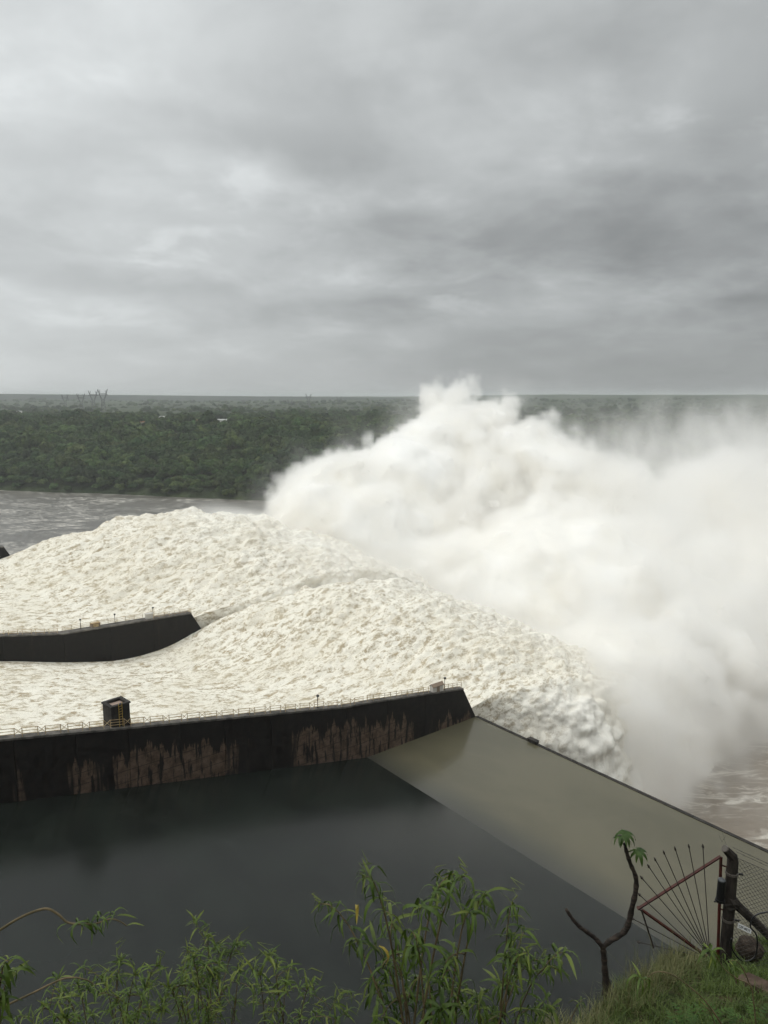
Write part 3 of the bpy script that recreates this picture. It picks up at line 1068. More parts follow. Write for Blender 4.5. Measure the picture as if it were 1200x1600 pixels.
# ------------------------------------------------------------------ forest on the far bank
def leaf_material(name, dark, light, trans=0.0):
    m = Mat(name, rough=0.75, spec=0.2)
    r_ = m.random()
    n = m.noise(m.co(), 0.30, 3, 0.6)
    c = m.mix(m.ramp(n, 0.32, 0.68), dark, light)
    v = m.math('MULTIPLY_ADD', r_, 0.7, 0.68)
    hsv = node(m.n, 'ShaderNodeHueSaturation')
    m.l.new(c, hsv.inputs['Color'])
    m.l.new(v, hsv.inputs['Value'])
    m.l.new(m.math('MULTIPLY_ADD', m.math('FRACT', m.math('MULTIPLY', r_, 7.31)), 0.05, 0.475), hsv.inputs['Hue'])
    m.color(hsv.outputs[0])
    return m.m


M_BARK = Mat('grey_bark', (0.09, 0.075, 0.06), 0.9, 0.2)
CROWN_MATS = [leaf_material('dark_foliage', (0.015, 0.030, 0.010), (0.040, 0.068, 0.020)),
              leaf_material('mid_foliage', (0.022, 0.043, 0.012), (0.060, 0.094, 0.026)),
              leaf_material('pale_foliage', (0.036, 0.060, 0.018), (0.080, 0.115, 0.036))]
TREE_TEXT = ['dark green tree with dense crown', 'mid green tree with lumpy crown', 'pale yellowish green tree']


def crown_mesh(seed, mat, w, h, lumps, leaves):
    rg = np.random.default_rng(seed)
    cs, rr = [], []
    for k in range(lumps):
        a = rg.uniform(0, 6.283)
        q = math.sqrt(rg.uniform(0, 1)) * w * 0.36
        zc = h * (0.45 + 0.30 * (1 - (q / (w * 0.40)) ** 2)) + rg.normal() * h * 0.06
        cs.append((q * math.cos(a), q * math.sin(a), zc)); rr.append(w * rg.uniform(0.15, 0.25))
    cs, rr = np.array(cs), np.array(rr)
    pick = rg.integers(0, lumps, leaves)
    d_ = rg.normal(size=(leaves, 3)); d_[:, 2] = np.abs(d_[:, 2]) * 1.1 - 0.35
    d_ /= np.linalg.norm(d_, axis=1)[:, None]
    p = cs[pick] + d_ * (rr[pick] * rg.uniform(0.80, 1.06, leaves))[:, None] * np.array([1, 1, 0.8])
    nn = d_ + rg.normal(size=(leaves, 3)) * 0.28
    nn /= np.linalg.norm(nn, axis=1)[:, None]
    a = np.cross(nn, rg.normal(size=(leaves, 3))); a /= np.linalg.norm(a, axis=1)[:, None]
    b_ = np.cross(nn, a)
    sz = rg.uniform(0.45, 1.05, leaves)[:, None] * w / 19
    q = np.stack([p - a * sz - b_ * sz * 0.6, p + a * sz * 0.7 - b_ * sz * 0.8, p + a * sz + b_ * sz * 0.5, p - a * sz * 0.5 + b_ * sz * 0.9], axis=1)
    return meshdata('crown', q.reshape(-1, 3), np.arange(leaves * 4).reshape(-1, 4), mat, False)


def trunk_mesh(seed, w, h):
    rg = random.Random(seed)
    b_ = MB()
    b_.tube([(0, 0, -1.5), (0.15, 0.1, h * 0.25), (0.1, -0.2, h * 0.55)], [0.42, 0.30, 0.16], 6)
    for k in range(4):
        a = k * 1.57 + rg.uniform(-0.4, 0.4)
        b_.tube([(0.12, 0, h * 0.24), (math.cos(a) * w * 0.14, math.sin(a) * w * 0.14, h * 0.42), (math.cos(a) * w * 0.28, math.sin(a) * w * 0.28, h * 0.58)], [0.2, 0.13, 0.06], 5)
    return meshdata('trunk', b_.v, b_.f, M_BARK.m)


KINDS = []
for k in range(9):
    kind = (0, 1, 0, 2, 1, 0, 1, 2, 0)[k]
    w = (16, 19, 14, 17, 21, 14, 16, 15, 20)[k]
    h = (15, 14, 16, 13, 15, 14, 17, 14, 14)[k]
    KINDS.append((kind, crown_mesh(50 + k, CROWN_MATS[kind], w, h, (13, 16, 11, 12, 18, 10, 13, 11, 17)[k], 1500), trunk_mesh(k, w, h)))

rg = np.random.default_rng(21)


def project(x, y, z):
    u = z - CAM_Z
    f = y * CP - u * SP
    return 600 + FPX * x / f, 800 - FPX * (u * CP + y * SP) / f


cand = []
for (n0, n1, step) in ((2, 330, 9.4), (330, 700, 13.5), (700, 1500, 24.0), (1500, 3000, 48.0)):
    a0, a1 = -620 - n1 * 0.62, 560 + n1 * 0.62
    for n in np.arange(n0, n1, step):
        for x in np.arange(a0, a1, step):
            xx = x + rg.uniform(-0.5, 0.5) * step
            nn = n + rg.uniform(-0.5, 0.5) * step
            yy = 796 + (nn - (xx + 417) * 0.258) / 0.966
            if abs(xx) > 0.60 * yy:
                continue
            cand.append((xx, yy, nn))
cand = np.array(cand)
cz = bank_h(cand[:, 0], cand[:, 1])
cpx, cpy = project(cand[:, 0], cand[:, 1], cz)
patch = fbm(cand[:, 0] / 160, cand[:, 1] / 160, 2.2, 3)
clear = ((cand[:, 2] > 330) & (patch > 0.12)) | ((cand[:, 2] > 650) & (fbm(cand[:, 0] / 420, cand[:, 1] / 170, 6.2, 3) > -0.04))                # clearings on the plateau
# low buildings stand where their pixel's ray meets the plateau; the trees in front of them are left out
HOUSES = [(30, 645, 12, 8, 4.5, 0, 'white roofed building at the edge of the forest below the pylons'),
          (252, 654, 12, 8, 4, 0, 'small white building alone in the trees of the plateau'),
          (226, 663, 15, 9, 4, 1, 'house with faded reddish roof and pale walls among the plateau trees'),
          (137, 664, 5, 4, 5, 0, 'narrow white hut at the forest edge near a pale meadow'),
          (280, 672, 8, 6, 3, 0, 'small pale roofed hut just behind the riverside forest'),
          (310, 661, 20, 9, 4, 1, 'long low house with reddish roof beside the bare clearing'),
          (348, 659, 26, 9, 3.5, 0, 'long pale shed at the far side of the bare clearing')]
SITES = []
for hh_ in HOUSES:
    ys_ = np.arange(850, 3200, 4.0)
    r_, f_, u_ = ray(hh_[0], hh_[1])
    gz_ = bank_h(r_ / f_ * ys_, ys_)
    k_ = int(np.argmax(CAM_Z + u_ / f_ * ys_ < gz_ + 1.0))
    SITES.append((float(r_ / f_ * ys_[k_]), float(ys_[k_]), float(gz_[k_])))
    x_, y_, z_ = SITES[-1]
    hid = (cpx > hh_[0] - 0.6 * hh_[2] / y_ * FPX - 5) & (cpx < hh_[0] + 0.6 * hh_[2] / y_ * FPX + 5)      # would stand before the house
    hid &= (project(cand[:, 0], cand[:, 1], cz + 15.0)[1] < hh_[1] + 1) & (cand[:, 1] > y_ - 420) & (cand[:, 1] < y_ + 12)
    clear |= hid
shore = cz < 0.7
keep = ~(clear | shore)
cand, cz, cpx, cpy = cand[keep], cz[keep], cpx[keep], cpy[keep]
ntree = len(cand)
kinds = rg.integers(0, 9, ntree)
tone = fbm(cand[:, 0] / 70, cand[:, 1] / 70, 8.2, 2)
kinds = np.where((tone > 0.20) & (rg.uniform(size=ntree) < 0.6), np.where(rg.uniform(size=ntree) < 0.5, 3, 7), kinds)
scl = rg.uniform(0.85, 1.45, ntree) * np.where(rg.uniform(size=ntree) < 0.08, 1.35, 1.0) * np.where(cand[:, 2] > 420, 0.8, 1.0)
scl = scl * np.interp(cand[:, 2], [0, 25, 60], [0.6, 0.8, 1.0])
rot = rg.uniform(0, 6.283, ntree)
# the trees that show largest in the photograph become objects of their own
size = scl / cand[:, 1] + rg.uniform(0, 0.00012, ntree)
vis = (cpx > -15) & (cpx < 640) & (cpy > 640)
order = np.argsort(-np.where(vis, size, 0))
single = np.zeros(ntree, bool)
single[order[:300]] = True
donor = {}
for i in np.nonzero(single)[0]:
    kind, cme, tme = KINDS[kinds[i]]
    zone = 'at the water edge of the far bank' if cand[i, 2] < 32 else ('on the wooded slope across the river' if cand[i, 2] < 150 else 'high on the wooded bank across the river')
    tsize = 'big' if scl[i] > 1.12 else ('small' if scl[i] < 0.85 else 'middling')
    text = tsize + ' ' + TREE_TEXT[kind] + ' ' + zone
    root = thing('forest_tree', text, 'tree', (cand[i, 0], cand[i, 1], cz[i] - 0.8), rot[i], text.replace(' tree ', ' trees '))
    root.scale = (scl[i], scl[i], scl[i] * (0.9 + 0.2 * (i % 7) / 7))
    c = mobj('crown', cme, root)
    mobj('trunk', tme, root)
    donor.setdefault(int(kinds[i]), c)

rest = np.nonzero(~single)[0]
fme = bpy.data.meshes.new('forest')
fme.vertices.add(len(rest))
fme.vertices.foreach_set('co', np.stack([cand[rest, 0], cand[rest, 1], cz[rest] - 0.8], -1).astype(np.float32).ravel())
for nm, tp, val in (('variant', 'INT', kinds[rest].astype(np.int32)), ('size', 'FLOAT', scl[rest].astype(np.float32)), ('turn', 'FLOAT', rot[rest].astype(np.float32))):
    fme.attributes.new(nm, tp, 'POINT').data.foreach_set('value', val)
forest = mobj('forest', fme)
tag(forest, 'continuous green forest covering the far bank and plateau', 'forest', kind='stuff')
ng = bpy.data.node_groups.new('forest', 'GeometryNodeTree')
ng.interface.new_socket('Geometry', in_out='INPUT', socket_type='NodeSocketGeometry')
ng.interface.new_socket('Geometry', in_out='OUTPUT', socket_type='NodeSocketGeometry')
gi = ng.nodes.new('NodeGroupInput'); go = ng.nodes.new('NodeGroupOutput')
jn = ng.nodes.new('GeometryNodeJoinGeometry')
a_var = node(ng.nodes, 'GeometryNodeInputNamedAttribute', data_type='INT'); a_var.inputs['Name'].default_value = 'variant'
a_siz = node(ng.nodes, 'GeometryNodeInputNamedAttribute', data_type='FLOAT'); a_siz.inputs['Name'].default_value = 'size'
a_trn = node(ng.nodes, 'GeometryNodeInputNamedAttribute', data_type='FLOAT'); a_trn.inputs['Name'].default_value = 'turn'
eul = ng.nodes.new('ShaderNodeCombineXYZ')
ng.links.new(a_trn.outputs['Attribute'], eul.inputs[2])
for k in sorted(donor):
    oi = node(ng.nodes, 'GeometryNodeObjectInfo', transform_space='ORIGINAL')
    oi.inputs['Object'].default_value = donor[k]
    cmp_ = node(ng.nodes, 'FunctionNodeCompare', data_type='INT', operation='EQUAL')
    ng.links.new(a_var.outputs['Attribute'], cmp_.inputs[2])
    cmp_.inputs[3].default_value = k
    ip = ng.nodes.new('GeometryNodeInstanceOnPoints')
    ng.links.new(gi.outputs[0], ip.inputs['Points'])
    ng.links.new(cmp_.outputs[0], ip.inputs['Selection'])
    ng.links.new(oi.outputs['Geometry'], ip.inputs['Instance'])
    ng.links.new(eul.outputs[0], ip.inputs['Rotation'])
    ng.links.new(a_siz.outputs['Attribute'], ip.inputs['Scale'])
    ng.links.new(ip.outputs[0], jn.inputs[0])
ng.links.new(jn.outputs[0], go.inputs[0])
forest.modifiers.new('trees', 'NODES').node_group = ng

# ------------------------------------------------------------------ embankment, pylons and buildings behind the forest
M_ROCK = Mat('rockfill', rough=0.95, spec=0.1)
_n = M_ROCK.noise(M_ROCK.mapping(M_ROCK.co(), (0.3, 1, 1)), 0.02, 6, 0.6)
M_ROCK.color(M_ROCK.mix(M_ROCK.ramp(_n, 0.35, 0.65), (0.030, 0.036, 0.032), (0.060, 0.066, 0.055)))
root = thing('embankment_dam', 'long straight rockfill embankment forming the dark skyline above the forest', 'dam', (-1500, 4500, 80))
prev = None
for k in range(12):
    xa, xb = -3600 + k * 320, -3600 + (k + 1) * 320
    zt = lambda x: np.interp(x, [-3600, -2360, 0, 300], [125, 118, 95, 90])
    vs_ = []
    for x in (xa, xb):
        for (y, z) in ((4250, 55), (4480, zt(x)), (4500, zt(x)), (4730, 55)):
            vs_.append((x + 1500, y - 4500, z - 80))
    mobj('embankment_section', meshdata('embankment_section', vs_, [(0, 4, 5, 1), (1, 5, 6, 2), (2, 6, 7, 3), (0, 1, 2, 3), (4, 7, 6, 5)], M_ROCK.m), root)

M_STEEL = Mat('galvanised_steel', (0.07, 0.072, 0.075), 0.6, 0.4)


def pylon(px, py_top, y, h, label):
    """lattice transmission tower with a forked head"""
    top = P(px, py_top, y)
    base = Vector((top.x, top.y, top.z - h))
    root = thing('lattice_pylon', label, 'pylon', base, 0.35, 'lattice pylons beyond the forest')
    r0 = 0.62
    zt, wb, wt = h * 0.60, h * 0.10, h * 0.045
    for sx in (-1, 1):
        for sy in (-1, 1):
            b_ = MB(); b_.tube([(sx * wb, sy * wb, 0), (sx * wt, sy * wt, zt)], r0, 4); b_.build('leg', M_STEEL.m, root)
    b_ = MB()
    for k in range(5):
        z0, z1 = zt * k / 5, zt * (k + 1) / 5
        w0, w1 = wb + (wt - wb) * k / 5, wb + (wt - wb) * (k + 1) / 5
        for s_ in (-1, 1):
            b_.tube([(-w0, s_ * w0, z0), (w1, s_ * w1, z1)], r0 * 0.6, 4)
            b_.tube([(w0, s_ * w0, z0), (-w1, s_ * w1, z1)], r0 * 0.6, 4)
            b_.tube([(s_ * w0, -w0, z0), (s_ * w1, w1, z1)], r0 * 0.6, 4)
    b_.build('lattice', M_STEEL.m, root)
    for sx in (-1, 1):
        b_ = MB()
        b_.tube([(sx * wt, 0, zt), (sx * h * 0.12, 0, h * 0.80), (sx * h * 0.085, 0, h * 0.98)], r0, 4)
        b_.tube([(sx * wt * 0.2, 0, zt), (sx * h * 0.10, 0, h * 0.80), (sx * h * 0.155, 0, h * 0.99)], r0, 4)
        b_.tube([(sx * h * 0.12, 0, h * 0.80), (sx * h * 0.17, 0, h)], r0, 4)
        b_.build('fork', M_STEEL.m, root)
    b_ = MB(); b_.tube([(-h * 0.19, 0, h * 0.80), (h * 0.19, 0, h * 0.80)], r0, 4); b_.tube([(-h * 0.12, 0, h * 0.84), (h * 0.12, 0, h * 0.84)], r0, 4); b_.build('crossarm', M_STEEL.m, root)


pylon(101, 616, 2500, 66, 'faint lattice pylon barely reaching the skyline beside the three taller ones')
pylon(126, 615, 2250, 68, 'lattice pylon between the faintest one and the two tallest forked ones')
pylon(145, 610, 2050, 70, 'forked lattice pylon next to the tallest one on the skyline')
pylon(160, 608, 1900, 70, 'tallest forked lattice pylon standing against the skyline')
pylon(482, 615, 2900, 70, 'lone forked lattice pylon on the skyline near the top of the spray')
pylon(530, 619, 3200, 70, 'small forked lattice pylon on the skyline just beside the spray cloud')
pylon(453, 624, 2900, 60, 'small lattice pylon below the skyline next to the lone forked one')

M_HOUSE = Mat('whitewash', (0.62, 0.60, 0.55), 0.85, 0.2)
M_TILE = Mat('faded_red_roof', (0.30, 0.17, 0.10), 0.85, 0.2)
M_SHEET = Mat('pale_roofing', (0.45, 0.45, 0.43), 0.6, 0.3)
M_DARK = Mat('dark_opening', (0.03, 0.03, 0.03), 0.5, 0.4)
M_DIRT = Mat('bare_pale_soil', (0.36, 0.28, 0.18), 0.95, 0.1)
_n = M_DIRT.noise(M_DIRT.co(), 0.12, 5, 0.6)
M_DIRT.color(M_DIRT.mix(M_DIRT.ramp(_n, 0.4, 0.6), (0.40, 0.31, 0.20), (0.12, 0.13, 0.06)))


def house(p, L_, D_, H_, roof, label):
    root = thing('low_building', label, 'building', p, 0.2, 'low buildings on the plateau')
    b_ = MB(); b_.box(-L_ / 2, L_ / 2, 0, D_, -2.5, H_)
    for x in (-L_ / 2, L_ / 2):
        b_.add([(x, 0, H_), (x, D_, H_), (x, D_ / 2, H_ + D_ * 0.2)], [(0, 1, 2)])
    b_.build('wall', M_HOUSE.m, root)
    b_ = MB()
    e = 0.5
    for sg in (-1, 1):
        y1 = D_ / 2 + sg * (D_ / 2 + e)
        b_.add([(-L_ / 2 - e, D_ / 2, H_ + D_ * 0.2 + 0.1), (L_ / 2 + e, D_ / 2, H_ + D_ * 0.2 + 0.1), (L_ / 2 + e, y1, H_ - 0.1), (-L_ / 2 - e, y1, H_ - 0.1),
                (-L_ / 2 - e, D_ / 2, H_ + D_ * 0.2 + 0.4), (L_ / 2 + e, D_ / 2, H_ + D_ * 0.2 + 0.4), (L_ / 2 + e, y1, H_ + 0.2), (-L_ / 2 - e, y1, H_ + 0.2)],
               [(0, 3, 2, 1), (4, 5, 6, 7), (0, 1, 5, 4), (1, 2, 6, 5), (2, 3, 7, 6), (3, 0, 4, 7)])
    b_.build('roof', roof, root)
    for k in range(3):
        x = (-0.3 + 0.3 * k) * L_
        b_ = MB(); b_.box(x - 0.8, x + 0.8, -0.06, -0.01, 1.0, 2.4); b_.build('window', M_DARK.m, root)


for hh_, st_ in zip(HOUSES, SITES):
    house(st_, hh_[2], hh_[3], hh_[4], (M_SHEET.m, M_TILE.m)[hh_[5]], hh_[6])

# ------------------------------------------------------------------ hillside below the lookout
_ex = np.array([-60, -20, -5, 0, 2.0, 2.6, 4.0, 5.5, 9, 20, 60], float)
_ey = np.array([3, 5, 6.0, 6.5, 6.9, 7.7, 9.3, 11.2, 14, 20, 38], float)


def hill_z(x, y):
    ye = np.interp(x, _ex, _ey) + 0.25 * perlin(x / 1.3, 0.7, 3.1)
    e = np.maximum(y - ye, 0)
    z = 96.8 - 0.5 * np.clip(y, -6, 60) - 0.22 * smooth(3.0, 5.0, x) * smooth(7.0, 9.5, y) - 0.42 * smooth(4.2, 5.6, x) * smooth(9.0, 10.4, y) + 0.12 * fbm(x / 1.4, y / 1.4, 0.4, 3)
    soft_e = np.sqrt(e * e + 0.16) - 0.4
    return np.maximum(z - 2.5 * soft_e, 30 + 0 * z)


M_SOIL = Mat('grassy_soil', rough=0.95, spec=0.1)
_c = M_SOIL.co()
_n = M_SOIL.noise(_c, 2.2, 6, 0.65)
M_SOIL.color(M_SOIL.mix(M_SOIL.ramp(_n, 0.35, 0.68), (0.022, 0.030, 0.010), (0.075, 0.060, 0.030)))
M_SOIL.bump(M_SOIL.noise(_c, 14, 5, 0.7), 0.8, 0.06)
hx = np.concatenate([np.linspace(-60, -8, 40), np.linspace(-7.7, 14, 150), np.linspace(14.5, 60, 50)])
hy = np.concatenate([np.linspace(-8, 4, 30), np.linspace(4.15, 16, 90), np.linspace(16.5, 45, 50)])
HX, HY = np.meshgrid(hx, hy, indexing='ij')
hill = mobj('hillside', meshdata('hillside', np.stack([HX, HY, hill_z(HX, HY)], -1).reshape(-1, 3), grid_faces(*HX.shape), M_SOIL.m, True))
tag(hill, 'steep grassy hillside dropping to the chute', kind='structure')


def hz(x, y):
    return float(hill_z(np.array([x]), np.array([y]))[0])


# grass: dry tan tufts along the brink, greener blades below them
def blades(name, centres, per, length, width, spread, label, mat, seed, lean=0.5):
    rg_ = np.random.default_rng(seed)
    n = len(centres) * per
    c = np.repeat(np.array(centres), per, axis=0)
    x = c[:, 0] + rg_.normal(size=n) * spread
    y = c[:, 1] + rg_.normal(size=n) * spread
    z = hill_z(x, y) - 0.02
    az = rg_.uniform(0, 6.283, n)
    L_ = length * rg_.uniform(0.45, 1.25, n)
    ln = np.abs(rg_.normal(size=n)) * lean + 0.08
    wd = width * rg_.uniform(0.6, 1.3, n)
    side = np.stack([-np.sin(az), np.cos(az), 0 * az], -1)
    fwd = np.stack([np.cos(az), np.sin(az), 0 * az], -1)
    up = np.array([0, 0, 1.0])
    base = np.stack([x, y, z], -1)
    vs_ = []
    for q, wq in ((0, 1.0), (0.4, 0.85), (0.75, 0.55), (1.0, 0.06)):
        cpos = base + up * (L_ * (q - 0.28 * ln * q * q))[:, None] + fwd * (L_ * ln * q * q)[:, None]
        vs_ += [cpos - side * (wd * wq / 2)[:, None], cpos + side * (wd * wq / 2)[:, None]]
    V_ = np.stack(vs_, 1).reshape(-1, 3)
    k = np.arange(n)[:, None] * 8
    F_ = np.concatenate([k + np.array([[0, 1, 3, 2]]), k + np.array([[2, 3, 5, 4]]), k + np.array([[4, 5, 7, 6]])])
    me = meshdata(name, V_, F_, mat)
    tone_ = np.repeat(np.clip(rg_.normal(0.5, 0.25, len(centres)), 0, 1).repeat(per) * 0.6 + rg_.uniform(0, 0.4, n), 8)
    me.attributes.new('tone', 'FLOAT', 'POINT').data.foreach_set('value', tone_.astype(np.float32))
    return tag(mobj(name, me), label, 'grass', kind='stuff')


def grass_mat(name, a, b_):
    m = Mat(name, rough=0.6, spec=0.25)
    m.color(m.mix(m.attr('tone'), a, b_))
    return m.m


M_DRY = grass_mat('dry_grass', (0.065, 0.085, 0.024), (0.205, 0.185, 0.090))
M_GREEN = grass_mat('green_grass', (0.026, 0.046, 0.008), (0.090, 0.125, 0.026))
rgg = np.random.default_rng(77)


def spots(n, x0, x1, e0, e1):
    out = []
    while len(out) < n:
        x = rgg.uniform(x0, x1)
        ye = float(np.interp(x, _ex, _ey))
        out.append((x, ye - rgg.uniform(e0, e1)))
    return out


blades('dry_grass', spots(100, 1.6, 4.8, -0.25, 0.6), 32, 0.25, 0.007, 0.06, 'dry tan grass tufts along the brink of the hillside', M_DRY, 1, 0.45)
blades('tall_grass', spots(26, 2.4, 5.0, -0.1, 0.5), 10, 0.55, 0.006, 0.05, 'tall pale seeding grass stems by the fence post', M_DRY, 2, 0.25)
blades('green_grass', spots(580, 1.6, 8.5, -0.05, 3.8), 40, 0.18, 0.009, 0.09, 'fresh green grass on the hillside under the fence', M_GREEN, 3, 0.8)
blades('grass', spots(160, 5.0, 9.5, -0.6, 0.9), 34, 0.12, 0.009, 0.09, 'green grass behind the wire fence', M_GREEN, 4, 0.6)


# ------------------------------------------------------------------ leafy shrubs
def leaf_mat(name, dark, light, rough=0.42):
    m = Mat(name, rough=rough, spec=0.28)
    r_ = m.random()
    n = m.noise(m.co(), 3.0, 3, 0.6)
    c = m.mix(r_, dark, light)
    c = m.mix(m.math('MULTIPLY', m.ramp(n, 0.4, 0.7), 0.5), c, light)
    m.color(c)
    tr = node(m.n, 'ShaderNodeBsdfTranslucent')
    m.l.new(c, tr.inputs[0])
    mx = node(m.n, 'ShaderNodeMixShader'); mx.inputs[0].default_value = 0.22
    m.l.new(m.b.outputs[0], mx.inputs[1]); m.l.new(tr.outputs[0], mx.inputs[2])
    m.l.new(mx.outputs[0], m.n['Material Output'].inputs[0])
    return m.m


M_LEAF = leaf_mat('willow_leaf', (0.025, 0.053, 0.006), (0.090, 0.138, 0.020))
M_LEAF_Y = leaf_mat('fresh_leaf', (0.060, 0.092, 0.012), (0.15, 0.185, 0.032))
M_LEAF_OLD = leaf_mat('yellowed_leaf', (0.30, 0.20, 0.02), (0.36, 0.28, 0.05))
M_STEM = Mat('tan_stem', (0.13, 0.095, 0.05), 0.7, 0.25)
_n = M_STEM.noise(M_STEM.co(), 9.0, 4, 0.6)
M_STEM.color(M_STEM.mix(M_STEM.ramp(_n, 0.35, 0.7), (0.075, 0.060, 0.028), (0.175, 0.130, 0.070)))


def leaf_shape(bend, w, seg=6, twist=0.0):
    """lance-shaped leaf, one unit long: leaves the stem along +x, arches over and hangs; folded along its midrib"""
    vs_, fs_ = [], []
    x = z = 0.0
    a0 = 0.5
    for k in range(seg + 1):
        q = k / seg
        wq = w * (math.sin(math.pi * min(0.07 + q * 0.93, 1.0)) ** 0.8) * (1.0 - 0.3 * q) * 0.5
        tw = twist * q
        vs_ += [(x, -wq * math.cos(tw), z + wq * 0.35 - wq * math.sin(tw)), (x, 0, z), (x, wq * math.cos(tw), z + wq * 0.35 + wq * math.sin(tw))]
        a = a0 - bend * min(q / 0.55, 1.0)
        x += math.cos(a) / seg
        z += math.sin(a) / seg
    for k in range(seg):
        b_ = k * 3
        fs_ += [(b_, b_ + 1, b_ + 4, b_ + 3), (b_ + 1, b_ + 2, b_ + 5, b_ + 4)]
    return vs_, fs_


SHAPES = {}


def leaf_mesh(bend, w, mat, twist=0.0):
    vs_, fs_ = leaf_shape(bend, w, 6, twist)
    me = meshdata('leaf', vs_, fs_, mat, True)
    SHAPES[me.name] = (np.array(vs_), np.array(fs_), mat)
    return me


LEAVES = [leaf_mesh(bd, w, M_LEAF, twist=tw) for bd, w, tw in ((1.75, 0.105, 0.3), (1.95, 0.09, -0.4), (1.5, 0.10, 0.6), (1.85, 0.115, -0.2), (1.65, 0.10, 0.9))]
LEAVES_Y = [leaf_mesh(bd, w, M_LEAF_Y, twist=tw) for bd, w, tw in ((0.9, 0.12, 0.3), (1.3, 0.11, -0.4), (0.5, 0.12, 0.5))]
LEAF_OLD = leaf_mesh(2.0, 0.13, M_LEAF_OLD)


def bez(a, b_, c, d_, n):
    return [a * (1 - q) ** 3 + b_ * (3 * q * (1 - q) ** 2) + c * (3 * q * q * (1 - q)) + d_ * q ** 3 for q in [i / (n - 1) for i in range(n)]]


def path_smooth(pts, n):
    """Catmull-Rom through the points"""
    pts = [Vector(p) for p in pts]
    ex = [pts[0] * 2 - pts[1]] + pts + [pts[-1] * 2 - pts[-2]]
    out = []
    for i in range(1, len(ex) - 2):
        p0, p1, p2, p3 = ex[i - 1:i + 3]
        for k in range(n):
            t_ = k / n
            out.append(0.5 * ((2 * p1) + (p2 - p0) * t_ + (2 * p0 - 5 * p1 + 4 * p2 - p3) * t_ * t_ + (3 * p1 - p0 - 3 * p2 + p3) * t_ ** 3))
    out.append(pts[-1])
    return out


PENDING = {}


def put_leaf(root, me, pos, az, elev, size, roll=0.0):
    rotm = Matrix.Rotation(az, 4, 'Z') @ Matrix.Rotation(-elev, 4, 'Y') @ Matrix.Rotation(roll, 4, 'X')
    PENDING.setdefault(root.name, (root, []))[1].append((me, Matrix.Translation(pos) @ rotm @ Matrix.Diagonal((size, size, size, 1))))


def settle_leaves(limit=290):
    """up to the limit the leaves of a plant that show largest are objects; what is left becomes its foliage"""
    rd = random.Random(5)
    for root, items in PENDING.values():
        items.sort(key=lambda it: -(it[1].translation.z + rd.uniform(-0.3, 0.3)))
        for me, mat4 in items[:limit]:
            o = bpy.data.objects.new('leaf', me)
            o.parent = root
            o.matrix_local = mat4
            col.objects.link(o)
        bymat = {}
        for me, mat4 in items[limit:]:
            vs_, fs_, mt = SHAPES[me.name]
            m_ = np.array(mat4)
            bymat.setdefault(mt.name, (mt, [], []))
            bymat[mt.name][1].append(vs_ @ m_[:3, :3].T + m_[:3, 3])
            bymat[mt.name][2].append(fs_)
        for mt, vl, fl_ in bymat.values():
            off = np.cumsum([0] + [len(v_) for v_ in vl[:-1]])
            o = mobj('foliage', meshdata('foliage', np.concatenate(vl), np.concatenate([f_ + k for f_, k in zip(fl_, off)]), mt, True), root)
            o['kind'] = 'stuff'


def tuft(root, org, pts, rd, n, length, fresh=0.15, reach=0.6, elev=(-0.8, 0.35)):
    """leaves spiralling round the last part of a stem"""
    m = len(pts)
    az = rd.uniform(0, 6.28)
    for k in range(n):
        q = 1 - reach * (k / n) ** 1.2
        f = q * (m - 1)
        i = min(int(f), m - 2)
        p = pts[i].lerp(pts[i + 1], f - i) - org
        az += 2.4 + rd.uniform(-0.3, 0.3)
        me = rd.choice(LEAVES_Y) if rd.random() < fresh * (1.8 if k < n * 0.25 else 0.6) else rd.choice(LEAVES)
        s_ = length * rd.uniform(0.6, 1.15) * (0.65 if k < n * 0.2 else 1.0)
        put_leaf(root, me, p, az, rd.uniform(*elev), s_, rd.uniform(-0.5, 0.5))


def spike(root, p, org, h, rd):
    """upright young flowering spike"""
    b_ = MB()
    pts = [p - org + Vector((rd.uniform(-0.01, 0.01) * k, rd.uniform(-0.01, 0.01) * k, h * k / 8)) for k in range(9)]
    b_.tube(pts, [0.003 + 0.0022 * (k % 2) - 0.0003 * k for k in range(9)], 5)
    b_.build('flower_spike', M_LEAF_Y, root)


